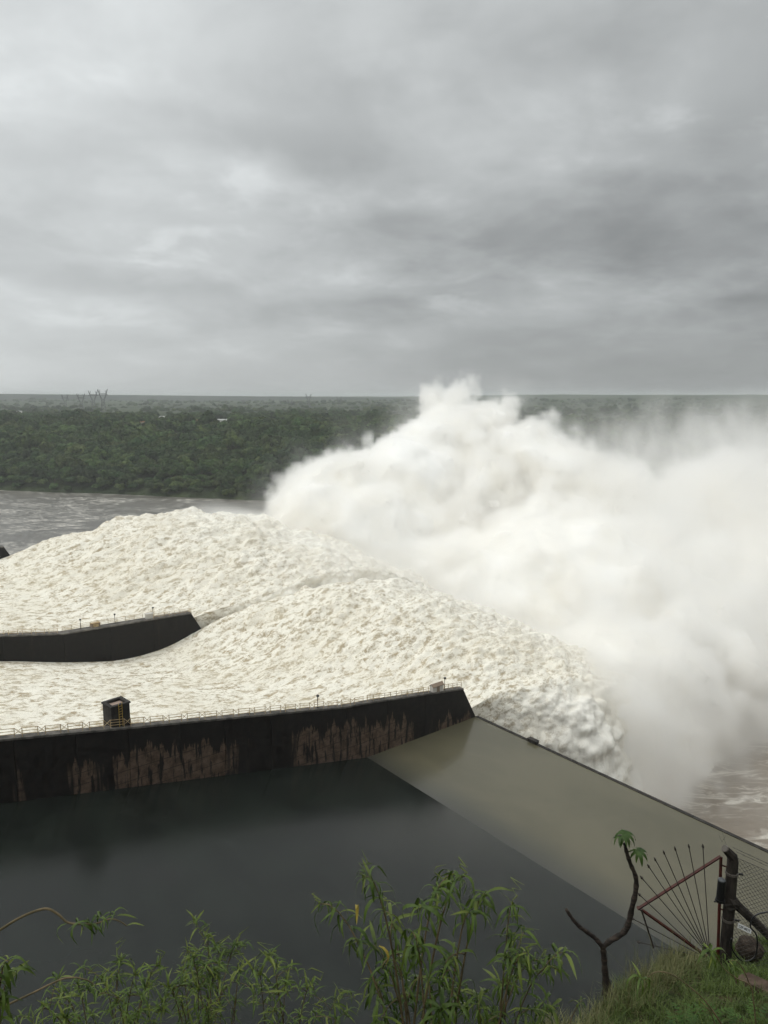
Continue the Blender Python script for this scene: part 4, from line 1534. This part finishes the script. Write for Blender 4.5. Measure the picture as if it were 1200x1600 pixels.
def shrub(name, label, base_px, y, tips, leaf_len, nleaf, seed, r0=0.011, arch=0.35, group=None, fresh=0.15, spikes=0, elev=(-0.85, 0.35), side=2):
    rd = random.Random(seed)
    bp = P(base_px, 1640, y)
    base = Vector((bp.x, y, hz(bp.x, y) - 0.05))
    root = thing(name, label, 'shrub', base, 0, group)
    allp = []
    for i, tp in enumerate(tips):
        tx, ty = tp[0], tp[1]
        dy = rd.uniform(-0.35, 0.35) if len(tp) < 3 else tp[2]
        tip = P(tx, ty, y + dy)
        b0 = base + Vector((rd.uniform(-0.12, 0.12), rd.uniform(-0.12, 0.12), 0))
        out = tip - b0
        c1 = b0 + Vector((out.x * 0.12, out.y * 0.15, out.z * 0.55))
        c2 = tip + Vector((-out.x * arch, -out.y * arch * 0.6, 0.10 + 0.05 * rd.random()))
        pts = bez(b0, c1, c2, tip, 14)
        b_ = MB()
        b_.tube([p - base for p in pts], [r0 * (1 - 0.75 * k / 13) * rd.uniform(0.95, 1.05) for k in range(14)], 6)
        b_.build('stem', M_STEM.m, root, True)
        tuft(root, base, pts, rd, int(nleaf * rd.uniform(0.7, 1.2)), leaf_len, fresh, rd.uniform(0.22, 0.4), elev)
        allp.append(pts)
        for k in range(side):
            f = rd.uniform(0.55, 0.92)
            st_ = pts[int(f * 13)]
            e_ = st_ + Vector((rd.uniform(-0.16, 0.16), rd.uniform(-0.2, 0.12), rd.uniform(0.0, 0.12)))
            sp = bez(st_, st_ + Vector((0, 0, 0.05)) + (e_ - st_) * 0.3, e_ + Vector((0, 0, 0.05)), e_, 7)
            b_ = MB(); b_.tube([p - base for p in sp], [r0 * 0.4, r0 * 0.38, r0 * 0.35, r0 * 0.3, r0 * 0.28, r0 * 0.25, r0 * 0.2], 5)
            b_.build('twig', M_STEM.m, root, True)
            tuft(root, base, sp, rd, int(nleaf * rd.uniform(0.4, 0.75)), leaf_len, fresh, 0.8, elev)
        if i < spikes:
            spike(root, pts[-1], base, rd.uniform(0.07, 0.16), rd)
    return root, base, allp, rd


SHR = 'leafy shrubs on the brink below the lookout'
rootA, baseA, ptsA, rdA = shrub('willow_shrub', 'tall arching shrub with long drooping willow leaves and one yellowed leaf', 655, 3.6,
      [(568, 1372), (499, 1412), (602, 1424), (690, 1386), (727, 1370), (762, 1398), (736, 1428), (648, 1482), (668, 1530), (702, 1496), (640, 1556), (690, 1578), (722, 1540), (578, 1478), (582, 1532), (612, 1500)],
      0.195, 21, 11, 0.010, 0.35, SHR, 0.16, 5, side=1)
for (lx, ly, ay) in ((556, 1420, 1.5), (592, 1478, -0.6)):
    put_leaf(rootA, LEAF_OLD, P(lx, ly, 3.55) - baseA, ay, -0.5, 0.17)
shrub('willow_shrub', 'drooping willow leaved shrub with thin tan stems beside the tallest shrub', 765, 3.8,
      [(801, 1414), (799, 1466), (826, 1490), (846, 1502), (873, 1516), (834, 1580), (782, 1536), (770, 1588), (868, 1574), (745, 1560)],
      0.175, 20, 12, 0.008, 0.40, SHR, 0.18, 5, side=1)
shrub('willow_shrub', 'bushy shrub of short bright green leaves on upright stems', 320, 3.9,
      [(325, 1470), (350, 1488), (371, 1478), (300, 1502), (286, 1520), (340, 1526), (376, 1518), (310, 1550), (345, 1572), (282, 1568), (370, 1566), (325, 1590), (262, 1545)],
      0.115, 22, 13, 0.006, 0.15, SHR, 0.32, 8, (-0.1, 1.0))
shrub('willow_shrub', 'low loose shrub with thin upright shoots between two bushier shrubs', 450, 3.9,
      [(418, 1498), (405, 1524), (430, 1545), (447, 1540), (490, 1546), (530, 1562), (500, 1585), (470, 1588), (545, 1590), (425, 1585)],
      0.115, 18, 14, 0.005, 0.2, SHR, 0.28, 7, (-0.1, 1.0))
shrub('willow_shrub', 'dense low shrub of fine green leaves under the arching branch', 180, 3.7,
      [(190, 1502), (160, 1532), (216, 1526), (250, 1512), (236, 1546), (182, 1566), (120, 1540), (92, 1560), (140, 1588), (62, 1580), (212, 1588), (256, 1580), (30, 1590), (100, 1595)],
      0.12, 20, 15, 0.006, 0.18, SHR, 0.25, 6, (-0.1, 1.0))
shrub('willow_shrub', 'broad leaved tuft with big dark hanging leaves at the edge of the brink', -30, 2.7,
      [(14, 1502, 0.0), (-6, 1522, 0.0), (28, 1515, 0.1), (2, 1560, 0.0)],
      0.155, 13, 16, 0.008, 0.3, SHR, 0.08, 0)


def branch(name, label, y, pix, r0, leaves, seed, clusters=(), leaf_len=0.12, fresh=0.1, cat='branch'):
    """one long shoot traced along its own course at its own distance"""
    rd = random.Random(seed)
    pts = path_smooth([P(a, b_, y + (c[0] if c else 0)) for a, b_, *c in pix], 6)
    base = pts[0].copy()
    root = thing(name, label, cat, base, 0)
    b_ = MB(); b_.tube([p - base for p in pts], [r0 * (1 - 0.65 * k / (len(pts) - 1)) for k in range(len(pts))], 6); b_.build('stem', M_STEM.m, root, True)
    if leaves:
        tuft(root, base, pts, rd, leaves, leaf_len, fresh, 0.4)
    for (cx, cy, n, ln) in clusters:
        c = P(cx, cy, y)
        tuft(root, base, [c + Vector((-0.03, 0, 0.02)), c], rd, n, ln, fresh, 0.9)
    return root, base


root, base_ = branch('arching_branch', 'long bare branch arching over with leaves hanging from its tip', 3.0,
       [(-60, 1500), (-20, 1468), (0, 1453), (35, 1432), (70, 1420), (90, 1428), (105, 1441), (125, 1444), (150, 1443), (172, 1436), (188, 1440), (199, 1447)], 0.0075, 0, 31,
       [(130, 1446, 7, 0.13), (146, 1445, 7, 0.13), (164, 1438, 9, 0.11), (185, 1432, 6, 0.09)])
put_leaf(root, LEAVES[3], P(104, 1443, 3.0) - base_, 3.5, -0.7, 0.13)
put_leaf(root, LEAVES_Y[0], P(198, 1447, 3.0) - base_, 0.1, 0.0, 0.085)
branch('arching_branch', 'thin tan shoot bending over the fine leaved shrub', 3.3, [(-40, 1600), (0, 1576), (50, 1552), (100, 1529), (132, 1530), (150, 1540)], 0.007, 8, 32, [], 0.11)
branch('arching_branch', 'tan shoot bowed over the dry grass with one hanging leaf tuft', 5.0, [(1150, 1640), (1122, 1592), (1100, 1562), (1075, 1540), (1048, 1522), (1025, 1519), (1008, 1530)], 0.008, 0, 33,
       [(1004, 1530, 13, 0.19)], 0.19)
branch('arching_branch', 'pale shoot rising in front of the fence post with a drooping tuft', 6.0, [(1186, 1640), (1181, 1600), (1178, 1570), (1172, 1540), (1150, 1528), (1130, 1512), (1119, 1493), (1110, 1489)], 0.008, 0, 34,
       [(1112, 1489, 13, 0.23), (1108, 1484, 6, 0.16), (1136, 1503, 6, 0.18)], 0.2, 0.3)
branch('arching_branch', 'second pale shoot curling beside the fence post', 6.1, [(1183, 1620), (1176, 1552), (1170, 1535), (1163, 1518), (1156, 1507), (1148, 1501), (1138, 1502)], 0.007, 6, 35, [(1148, 1512, 7, 0.2)], 0.15)
branch('arching_branch', 'short twig with two pale leaves low in the green grass', 5.4, [(1128, 1640), (1112, 1586), (1098, 1568), (1091, 1560)], 0.006, 5, 36, [], 0.11, 0.6)
branch('arching_branch', 'small hanging tuft of leaves at the foot of the bare stem', 5.0, [(880, 1660), (890, 1600), (903, 1572), (910, 1562)], 0.006, 9, 37, [], 0.13)

settle_leaves()

# leafy green weeds under the fence
M_WEED = leaf_mat('weed_leaf', (0.022, 0.056, 0.010), (0.065, 0.125, 0.022), 0.6)


def weed_clump(px, py, y, n, seed, label):
    rd = random.Random(seed)
    p = P(px, py, y)
    base = Vector((p.x, p.y, hz(p.x, p.y) - 0.02))
    root = thing('fern_weed', label, 'plant', base, 0)
    for k in range(n):
        az = 6.283 * k / n + rd.uniform(-0.3, 0.3)
        L_ = rd.uniform(0.22, 0.40)
        b_ = MB()
        prev = Vector((0, 0, 0))
        for i in range(1, 9):
            q = i / 8
            r_ = L_ * q
            c = Vector((math.cos(az) * r_ * 0.8, math.sin(az) * r_ * 0.8, L_ * (1.1 * q - 0.75 * q * q)))
            w = 0.055 * math.sin(math.pi * (0.15 + 0.8 * q))
            d_ = (c - prev).normalized()
            sd = Vector((-math.sin(az), math.cos(az), 0))
            for s_ in (-1, 1):
                tipv = c + sd * w * s_ + d_ * 0.02 + Vector((0, 0, -0.006))
                b_.add([c - d_ * 0.011, c + d_ * 0.011, tipv], [(0, 1, 2)])
            b_.add([prev - sd * 0.0015, prev + sd * 0.0015, c + sd * 0.0015, c - sd * 0.0015], [(0, 1, 2, 3)])
            prev = c
        b_.build('frond', M_WEED, root)


weed_clump(1076, 1592, 6.9, 11, 1, 'feathery green weed between the dry grass and the green grass')
weed_clump(1105, 1585, 7.1, 11, 2, 'feathery green weed under the drooping shoots')
weed_clump(1060, 1602, 6.6, 10, 3, 'feathery green weed lowest on the hillside below the spiked guard')
weed_clump(1140, 1590, 7.0, 10, 4, 'feathery green weed below the brown beam')
weed_clump(1185, 1588, 7.0, 10, 5, 'feathery green weed beside the brown beam end')

# ------------------------------------------------------------------ bare forked stem with lobed leaves
M_TBARK = Mat('ringed_dark_bark', (0.06, 0.045, 0.035), 0.8, 0.25)
_n = M_TBARK.noise(M_TBARK.mapping(M_TBARK.co(), (6, 6, 30)), 1.0, 4, 0.6)
M_TBARK.color(M_TBARK.mix(M_TBARK.ramp(_n, 0.4, 0.65), (0.012, 0.009, 0.007), (0.052, 0.039, 0.030)))
M_LOBE = leaf_mat('lobed_leaf', (0.020, 0.046, 0.009), (0.050, 0.090, 0.016), 0.5)
YT = 7.9
tb = P(949.6, 1568, YT)
troot = thing('forked_tree', 'thin bare forked stem with lobed leaves only on its tallest tip', 'tree', tb)


def tree_limb(name, pix, radii):
    pts = path_smooth([P(a, b_, YT) for a, b_ in pix], 4)
    rr = np.interp(np.linspace(0, 1, len(pts)), np.linspace(0, 1, len(radii)), radii)
    rr = [r_ * (1.18 if k % 3 == 0 else 0.95) for k, r_ in enumerate(rr)]
    b_ = MB(); b_.tube([p - tb for p in pts], rr, 7)
    return b_.build(name, M_TBARK.m, troot, True)


tree_limb('trunk', [(951, 1580), (949, 1562), (948, 1543), (945, 1515), (943.6, 1495), (942, 1478)], [0.058, 0.060, 0.052, 0.036, 0.034, 0.033])
tree_limb('branch', [(942, 1480), (930, 1466), (921, 1459), (904.6, 1447), (894, 1435), (884.5, 1420.7)], [0.030, 0.026, 0.025, 0.023, 0.021, 0.020])
tree_limb('branch', [(942, 1480), (954, 1469.7), (972, 1459), (981, 1445.7), (987, 1420), (993.7, 1390), (993, 1369), (985.6, 1351), (979.6, 1333), (976, 1318)], [0.032, 0.032, 0.033, 0.034, 0.031, 0.029, 0.026, 0.024, 0.022, 0.018])


def lobed_leaf(px, py, rad, az0, tilt, seed):
    rd = random.Random(seed)
    hub = P(px, py, YT - 0.02) - tb
    holder = thing_part('leaf', troot)
    holder.location = hub
    holder.rotation_euler = (tilt[0], tilt[1], az0)
    for k in range(8):
        a = (k - 3.5) * 0.72 + rd.uniform(-0.1, 0.1)
        L_ = rad * (1.0 - 0.05 * abs(k - 3.5)) * rd.uniform(0.9, 1.1)
        vs_, fs_ = [], []
        for i in range(7):
            q = i / 6
            w = 0.105 * L_ * (0.25 + 1.1 * math.sin(math.pi * q ** 0.75)) * (1 if i < 6 else 0.05)
            r_ = L_ * q
            z = 0.18 * L_ * math.sin(q * 2.2) - 0.85 * L_ * q ** 2.2
            r_ *= 1 - 0.25 * q * q
            c, s_ = math.cos(a), math.sin(a)
            for sd, lift in ((-1, -0.25), (0, 0.0), (1, -0.25)):
                vs_.append((c * r_ - s_ * sd * w, s_ * r_ + c * sd * w, z + lift * w))
        for i in range(6):
            b_ = i * 3
            fs_ += [(b_, b_ + 3, b_ + 4, b_ + 1), (b_ + 1, b_ + 4, b_ + 5, b_ + 2)]
        mobj('lobe', meshdata('lobe', vs_, fs_, M_LOBE, True), holder)


lobed_leaf(976, 1303, 0.185, 0.4, (0.15, -0.1), 1)
lobed_leaf(971, 1307, 0.165, 2.4, (0.3, 0.25), 2)
lobed_leaf(998, 1330, 0.16, 5.2, (0.25, 0.2), 3)
b = MB(); b.tube([P(979.6, 1332, YT) - tb, P(990, 1327, YT) - tb, P(998, 1330, YT) - tb], [0.008, 0.006, 0.005], 5); b.build('leaf_stalk', M_LEAF, troot)

# ------------------------------------------------------------------ fence corner: post, brace, wire, spiked guard
YF = 10.0
M_POST = Mat('weathered_post', (0.05, 0.042, 0.034), 0.85, 0.25)
_c = M_POST.co()
_n = M_POST.noise(M_POST.mapping(_c, (8, 8, 3)), 1.0, 6, 0.65)
M_POST.color(M_POST.mix(M_POST.ramp(_n, 0.35, 0.7), (0.013, 0.011, 0.009), (0.050, 0.042, 0.034)))
M_POST.bump(_n, 0.4, 0.02)
M_REDOX = Mat('red_oxide_paint', (0.12, 0.025, 0.018), 0.6, 0.35)
_n = M_REDOX.noise(M_REDOX.co(), 7.0, 5, 0.65)
M_REDOX.color(M_REDOX.mix(M_REDOX.ramp(_n, 0.4, 0.68), (0.075, 0.015, 0.010), (0.036, 0.014, 0.009)))
M_ROD = Mat('rusty_rod', (0.035, 0.026, 0.020), 0.6, 0.4)
M_WIRE = Mat('dull_wire', (0.055, 0.052, 0.045), 0.5, 0.5, 0.6)
M_BAND = Mat('pale_clamp_band', (0.10, 0.088, 0.075), 0.6, 0.3)
M_PLAST = Mat('black_plastic', (0.010, 0.010, 0.011), 0.38, 0.5)
M_GREY = Mat('grey_lid', (0.07, 0.075, 0.078), 0.5, 0.4)

pb = P(1134, 1515, YF)
pb = Vector((P(1139, 1420, YF).x, YF, min(pb.z, hz(P(1139, 1420, YF).x, YF)) - 0.25))
proot = thing('fence_post', 'weathered dark fence post with its top bent forward and a slanting brace', 'fence post', pb)
zt_ = P(1141, 1342, YF).z - pb.z
b = MB()
b.tube([(0, 0, 0), (0, 0, zt_ * 0.5), (0, 0, zt_ - 0.03), (-0.015, -0.01, zt_ + 0.045), (-0.155, -0.06, zt_ + 0.20)], [0.088, 0.083, 0.078, 0.074, 0.056], 8)
b.build('post', M_POST.m, proot)
b = MB(); b.tube([(-0.15, -0.058, zt_ + 0.195), (-0.170, -0.065, zt_ + 0.212)], [0.0565, 0.050], 8); b.build('end_cap', M_BAND.m, proot)
for py in (1364, 1436):
    z = P(1139, py, YF).z - pb.z
    b = MB(); b.tube([(0, 0, z - 0.018), (0, 0, z + 0.018)], 0.092, 10); cl = b.build('clamp', M_BAND.m, proot)
    b = MB(); b.tube([(0.08, -0.02, z), (0.15, -0.03, z - 0.004)], [0.014, 0.018], 6); b.build('bolt', M_BLACK.m, cl)
ba = P(1147, 1410, YF - 0.02) - pb
bb = P(1232, 1492, YF - 0.35) - pb
b = MB(); b.tube([ba, ba.lerp(bb, 0.5) + Vector((0, 0, 0.01)), bb], [0.066, 0.062, 0.062], 8); b.build('brace', M_POST.m, proot)
b = MB(); b.tube([Vector((-0.01, -0.03, ba.z - 0.06)), Vector((0.02, -0.05, ba.z + 0.02)), ba + Vector((0.02, -0.02, 0.0))], [0.09, 0.098, 0.082], 8); b.build('brace_joint', M_POST.m, proot)

# spiked fan that keeps climbers from going round the end of the fence
YG = YF - 0.05
go_ = P(1110, 1500, YG)
groot = thing('spiked_guard', 'red triangular steel frame with a fan of pointed rods beside the fence post', 'fence guard', go_)


def gp(a, b_, dy=0.0):
    return P(a, b_, YG + dy) - go_


def bar(name, a, c, w, mat, root, dy=0.0):
    b_ = MB(); b_.tube([gp(*a, dy), gp(*c, dy)], w, 4); return b_.build(name, mat, root)


bar('frame_bar', (1126, 1338), (996, 1420.5), 0.023, M_REDOX.m, groot, 0.0)
bar('frame_bar', (996, 1417), (1104, 1494), 0.023, M_REDOX.m, groot, 0.03)
bar('frame_bar', (1126.5, 1339), (1121, 1512), 0.022, M_REDOX.m, groot, 0.06)
bar('strut', (1002, 1421), (1021.5, 1481), 0.016, M_ROD.m, groot, -0.05)
for zpy in (1351, 1420):
    b = MB(); b.tube([gp(1126, zpy, 0.06), gp(1136, zpy + 4, 0.06)], 0.011, 5); b.build('bracket', M_REDOX.m, groot)
for (tx, ty) in ((1098, 1318), (1075.5, 1318), (1053.6, 1322), (1035.6, 1328), (1021.5, 1339), (1011, 1350), (999.6, 1368), (996, 1395), (984, 1433), (993.5, 1471)):
    dx = 6 if ty > 1380 else 0
    a, t_ = gp(1109 - dx, 1494 + dx * 0.4, -0.035), gp(tx, ty, -0.035)
    d_ = (t_ - a).normalized()
    b = MB(); b.tube([a, t_ - d_ * 0.05], 0.0068, 5); rod = b.build('rod', M_ROD.m, groot)
    b = MB(); b.tube([t_ - d_ * 0.075, t_ - d_ * 0.055, t_], [0.010, 0.021, 0.002], 4); b.build('point', M_ROD.m, rod)

dv = P(1125, 1408, YG - 0.06)
droot = thing('sensor_canister', 'black cylindrical canister with grey lid fixed to the red frame', 'sensor', dv)
hh = P(1125, 1374, YG - 0.06).z - dv.z
b = MB(); b.tube([(0, 0, 0.035), (0, 0, hh * 0.95)], [0.056, 0.052], 12); b.build('body', M_PLAST.m, droot)
b = MB(); b.tube([(0, 0, 0), (0, 0, 0.034)], 0.069, 12); b.build('base_flange', M_PLAST.m, droot)
b = MB(); b.tube([(0, 0, hh * 0.951), (0, 0, hh * 1.0), (0, 0, hh * 1.05)], [0.056, 0.053, 0.02], 12); b.build('lid', M_GREY.m, droot)
b = MB(); b.tube([(-0.05, -0.02, 0.01), (-0.10, -0.03, 0.015)], 0.012, 6); b.build('bolt', M_PLAST.m, droot)

# wire fence running from the post
fo = Vector((pb.x + 0.06, pb.y - 0.03, hz(pb.x, pb.y) - 0.1))
FD = Vector((0.79, -0.61, -0.10)).normalized()
froot = thing('wire_fence', 'chain link fence with barbed wires above it running from the bent post', 'fence', fo)
ztop = P(1150, 1339, YF).z - fo.z
LEN, CELL = 2.7, 0.066
b = MB()
up = Vector((0, 0, 1))
c = -ztop
while c < LEN + ztop:
    for sg in (-1, 1):
        # lines  x = c + sg * z  clipped to the panel
        z0, z1 = 0.0, ztop
        if sg == 1:
            z0 = max(z0, -c); z1 = min(z1, LEN - c)
        else:
            z0 = max(z0, c - LEN); z1 = min(z1, c)
        if z1 - z0 > 0.03:
            b.tube([FD * (c + sg * z0) + up * z0, FD * (c + sg * z1) + up * z1], 0.0026, 3, False)
    c += CELL
wm = b.build('wire_mesh', M_WIRE.m, froot); wm['kind'] = 'stuff'
for zz_ in (ztop, ztop * 0.5, 0.03):
    b = MB(); b.tube([up * zz_, FD * LEN + up * zz_], 0.0035, 4); b.build('line_wire', M_WIRE.m, froot)
for k, (q, zz_) in enumerate(((-0.05, 0.12), (-0.11, 0.20))):
    b = MB()
    a, e_ = Vector((q, q * 0.4, ztop + zz_)), FD * LEN + Vector((q, q * 0.4, ztop + zz_))
    b.tube([a.lerp(e_, i / 12) + Vector((0, 0, -0.03 * math.sin(math.pi * i / 12))) for i in range(13)], 0.003, 4)
    for i in range(1, 24):
        m_ = a.lerp(e_, i / 24) + Vector((0, 0, -0.03 * math.sin(math.pi * i / 24)))
        b.tube([m_ + Vector((-0.012, 0, -0.016)), m_ + Vector((0.012, 0, 0.016))], 0.002, 3)
        b.tube([m_ + Vector((0.012, 0, -0.016)), m_ + Vector((-0.012, 0, 0.016))], 0.002, 3)
    b.build('barbed_wire', M_WIRE.m, froot)
for (a, c_) in (((1141, 1338), (1128, 1300)), ((1128, 1316), (1134, 1305)), ((1128, 1316), (1123, 1304))):
    b = MB(); b.tube([P(*a, YF) - fo, P(*c_, YF) - fo], 0.0018, 3); b.build('wire_end', M_WIRE.m, froot)

# number plate wired to the mesh
M_PLATE = Mat('white_plate', (0.78, 0.79, 0.78), 0.6, 0.3)
M_INK = Mat('black_lettering', (0.012, 0.012, 0.013), 0.7, 0.2)
zpl = P(1163, 1452, YF - 0.2).z - fo.z
qpl = 0.075
p0 = fo + FD * qpl + up * zpl + Vector((-0.022, -0.030, 0))
sroot = thing('fence_plate', 'small white plate lettered CEF-MDT hanging on the chain link fence', 'sign', p0)
sroot.rotation_mode = 'QUATERNION'
ax = FD.normalized(); az_ = (up - ax * ax.dot(up)).normalized(); ay = az_.cross(ax)
sroot.rotation_quaternion = Matrix((ax, ay, az_)).transposed().to_quaternion()
b = MB(); b.box(0, 0.185, -0.004, 0.0, -0.038, 0.038); b.build('plate', M_PLATE.m, sroot)
fc_ = bpy.data.curves.new('lettering', 'FONT')
fc_.body = 'CEF-MDT'; fc_.size = 0.058; fc_.align_x = 'CENTER'; fc_.align_y = 'CENTER'; fc_.extrude = 0.0006; fc_.offset = 0.0012
fc_.materials.append(M_INK.m)
fo_ = bpy.data.objects.new('lettering', fc_)
fo_.location = (0.0925, -0.0055, 0.0); fo_.rotation_euler = (R(90), 0, 0); fo_.scale = (0.82, 1.05, 1)
dg = bpy.context.evaluated_depsgraph_get()
link(fo_)
bpy.context.view_layer.update()
lm = bpy.data.meshes.new_from_object(fo_.evaluated_get(bpy.context.evaluated_depsgraph_get()))
lo_ = mobj('lettering', lm, sroot, (0.0925, -0.0055, 0.0))
lo_.rotation_euler = (R(90), 0, 0); lo_.scale = (0.66, 1.0, 1)
bpy.data.objects.remove(fo_)

# black cable looping from the brace
cpix = [(1215, 1420), (1200, 1424.5), (1185, 1428), (1176, 1434), (1173, 1442.5), (1173, 1450), (1179, 1456), (1183, 1465), (1183, 1481), (1180, 1494), (1172.5, 1500), (1162.5, 1502), (1152.5, 1496), (1145, 1485), (1142, 1475), (1143, 1466)]
cp = path_smooth([P(a, b_, YF - 0.32) for a, b_ in cpix], 5)
co_ = cp[0].copy()
b = MB(); b.tube([p - co_ for p in cp], 0.0115, 7)
o = b.build('cable', M_PLAST.m, None, True, loc=co_); tag(o, 'black cable hanging in a loop in front of the wire fence', 'cable')

# boulder behind the fence, brown beam on the ground
M_STONE = Mat('brown_boulder', rough=0.9, spec=0.2)
_c = M_STONE.co()
_n = M_STONE.noise(_c, 4.5, 6, 0.65)
M_STONE.color(M_STONE.mix(M_STONE.ramp(_n, 0.35, 0.68), (0.028, 0.021, 0.016), (0.070, 0.053, 0.040)))
M_STONE.bump(_n, 0.8, 0.05)
bc = P(1171, 1483, 10.7)
bm = bmesh.new(); bmesh.ops.create_icosphere(bm, subdivisions=4, radius=1.0)
cov = np.array([v_.co for v_ in bm.verts])
dsp = 1 + 0.35 * fbm(cov[:, 0] * 1.2, cov[:, 1] * 1.2, cov[:, 2] * 1.2 + 4, 4)
for v_, d_ in zip(bm.verts, dsp):
    v_.co = Vector((v_.co.x * 0.20, v_.co.y * 0.18, v_.co.z * 0.18)) * float(d_)
me = bpy.data.meshes.new('boulder'); bm.to_mesh(me); bm.free(); me.materials.append(M_STONE.m)
o = mobj('boulder', me, None, (bc.x, bc.y, bc.z)); tag(o, 'brown boulder lying in the grass behind the wire fence', 'boulder')

M_BEAM = Mat('rusty_brown_beam', rough=0.85, spec=0.2)
_n = M_BEAM.noise(M_BEAM.co(), 5.0, 6, 0.65)
M_BEAM.color(M_BEAM.mix(M_BEAM.ramp(_n, 0.35, 0.7), (0.045, 0.028, 0.020), (0.100, 0.068, 0.050)))
q0, q1 = P(1160, 1522, 8.6), P(1225, 1552, 8.0)
broot = thing('ground_beam', 'reddish brown beam laid across the slope by the fence', 'beam', q0)
dd = (q1 - q0); L_ = dd.length * 1.6; dd.normalize()
b = MB(); b.box(0, L_, -0.13, 0.10, -0.10, 0.0); o = b.build('beam', M_BEAM.m, broot)
b2 = MB(); b2.box(0.03, L_ - 0.02, -0.10, 0.08, -0.52, -0.103); o2 = b2.build('footing', M_CONC.m, broot)
broot.rotation_euler = (0, -math.asin(dd.z), math.atan2(dd.y, dd.x))

# ------------------------------------------------------------------ damp air over the valley
M_HAZE = bpy.data.materials.new('haze')
M_HAZE.use_nodes = True
hn = M_HAZE.node_tree.nodes
hn.clear()
hv = node(hn, 'ShaderNodeVolumePrincipled')
hv.inputs['Color'].default_value = (0.93, 0.96, 0.97, 1)
hv.inputs['Density'].default_value = 0.00011
hv.inputs['Anisotropy'].default_value = 0.2
ho = node(hn, 'ShaderNodeOutputMaterial')
M_HAZE.node_tree.links.new(hv.outputs[0], ho.inputs['Volume'])
b = MB(); b.box(-9100, 9100, -3100, 14100, -17, 150)
haze = b.build('haze', M_HAZE)
tag(haze, 'thin damp haze over the river valley', 'haze', kind='stuff')
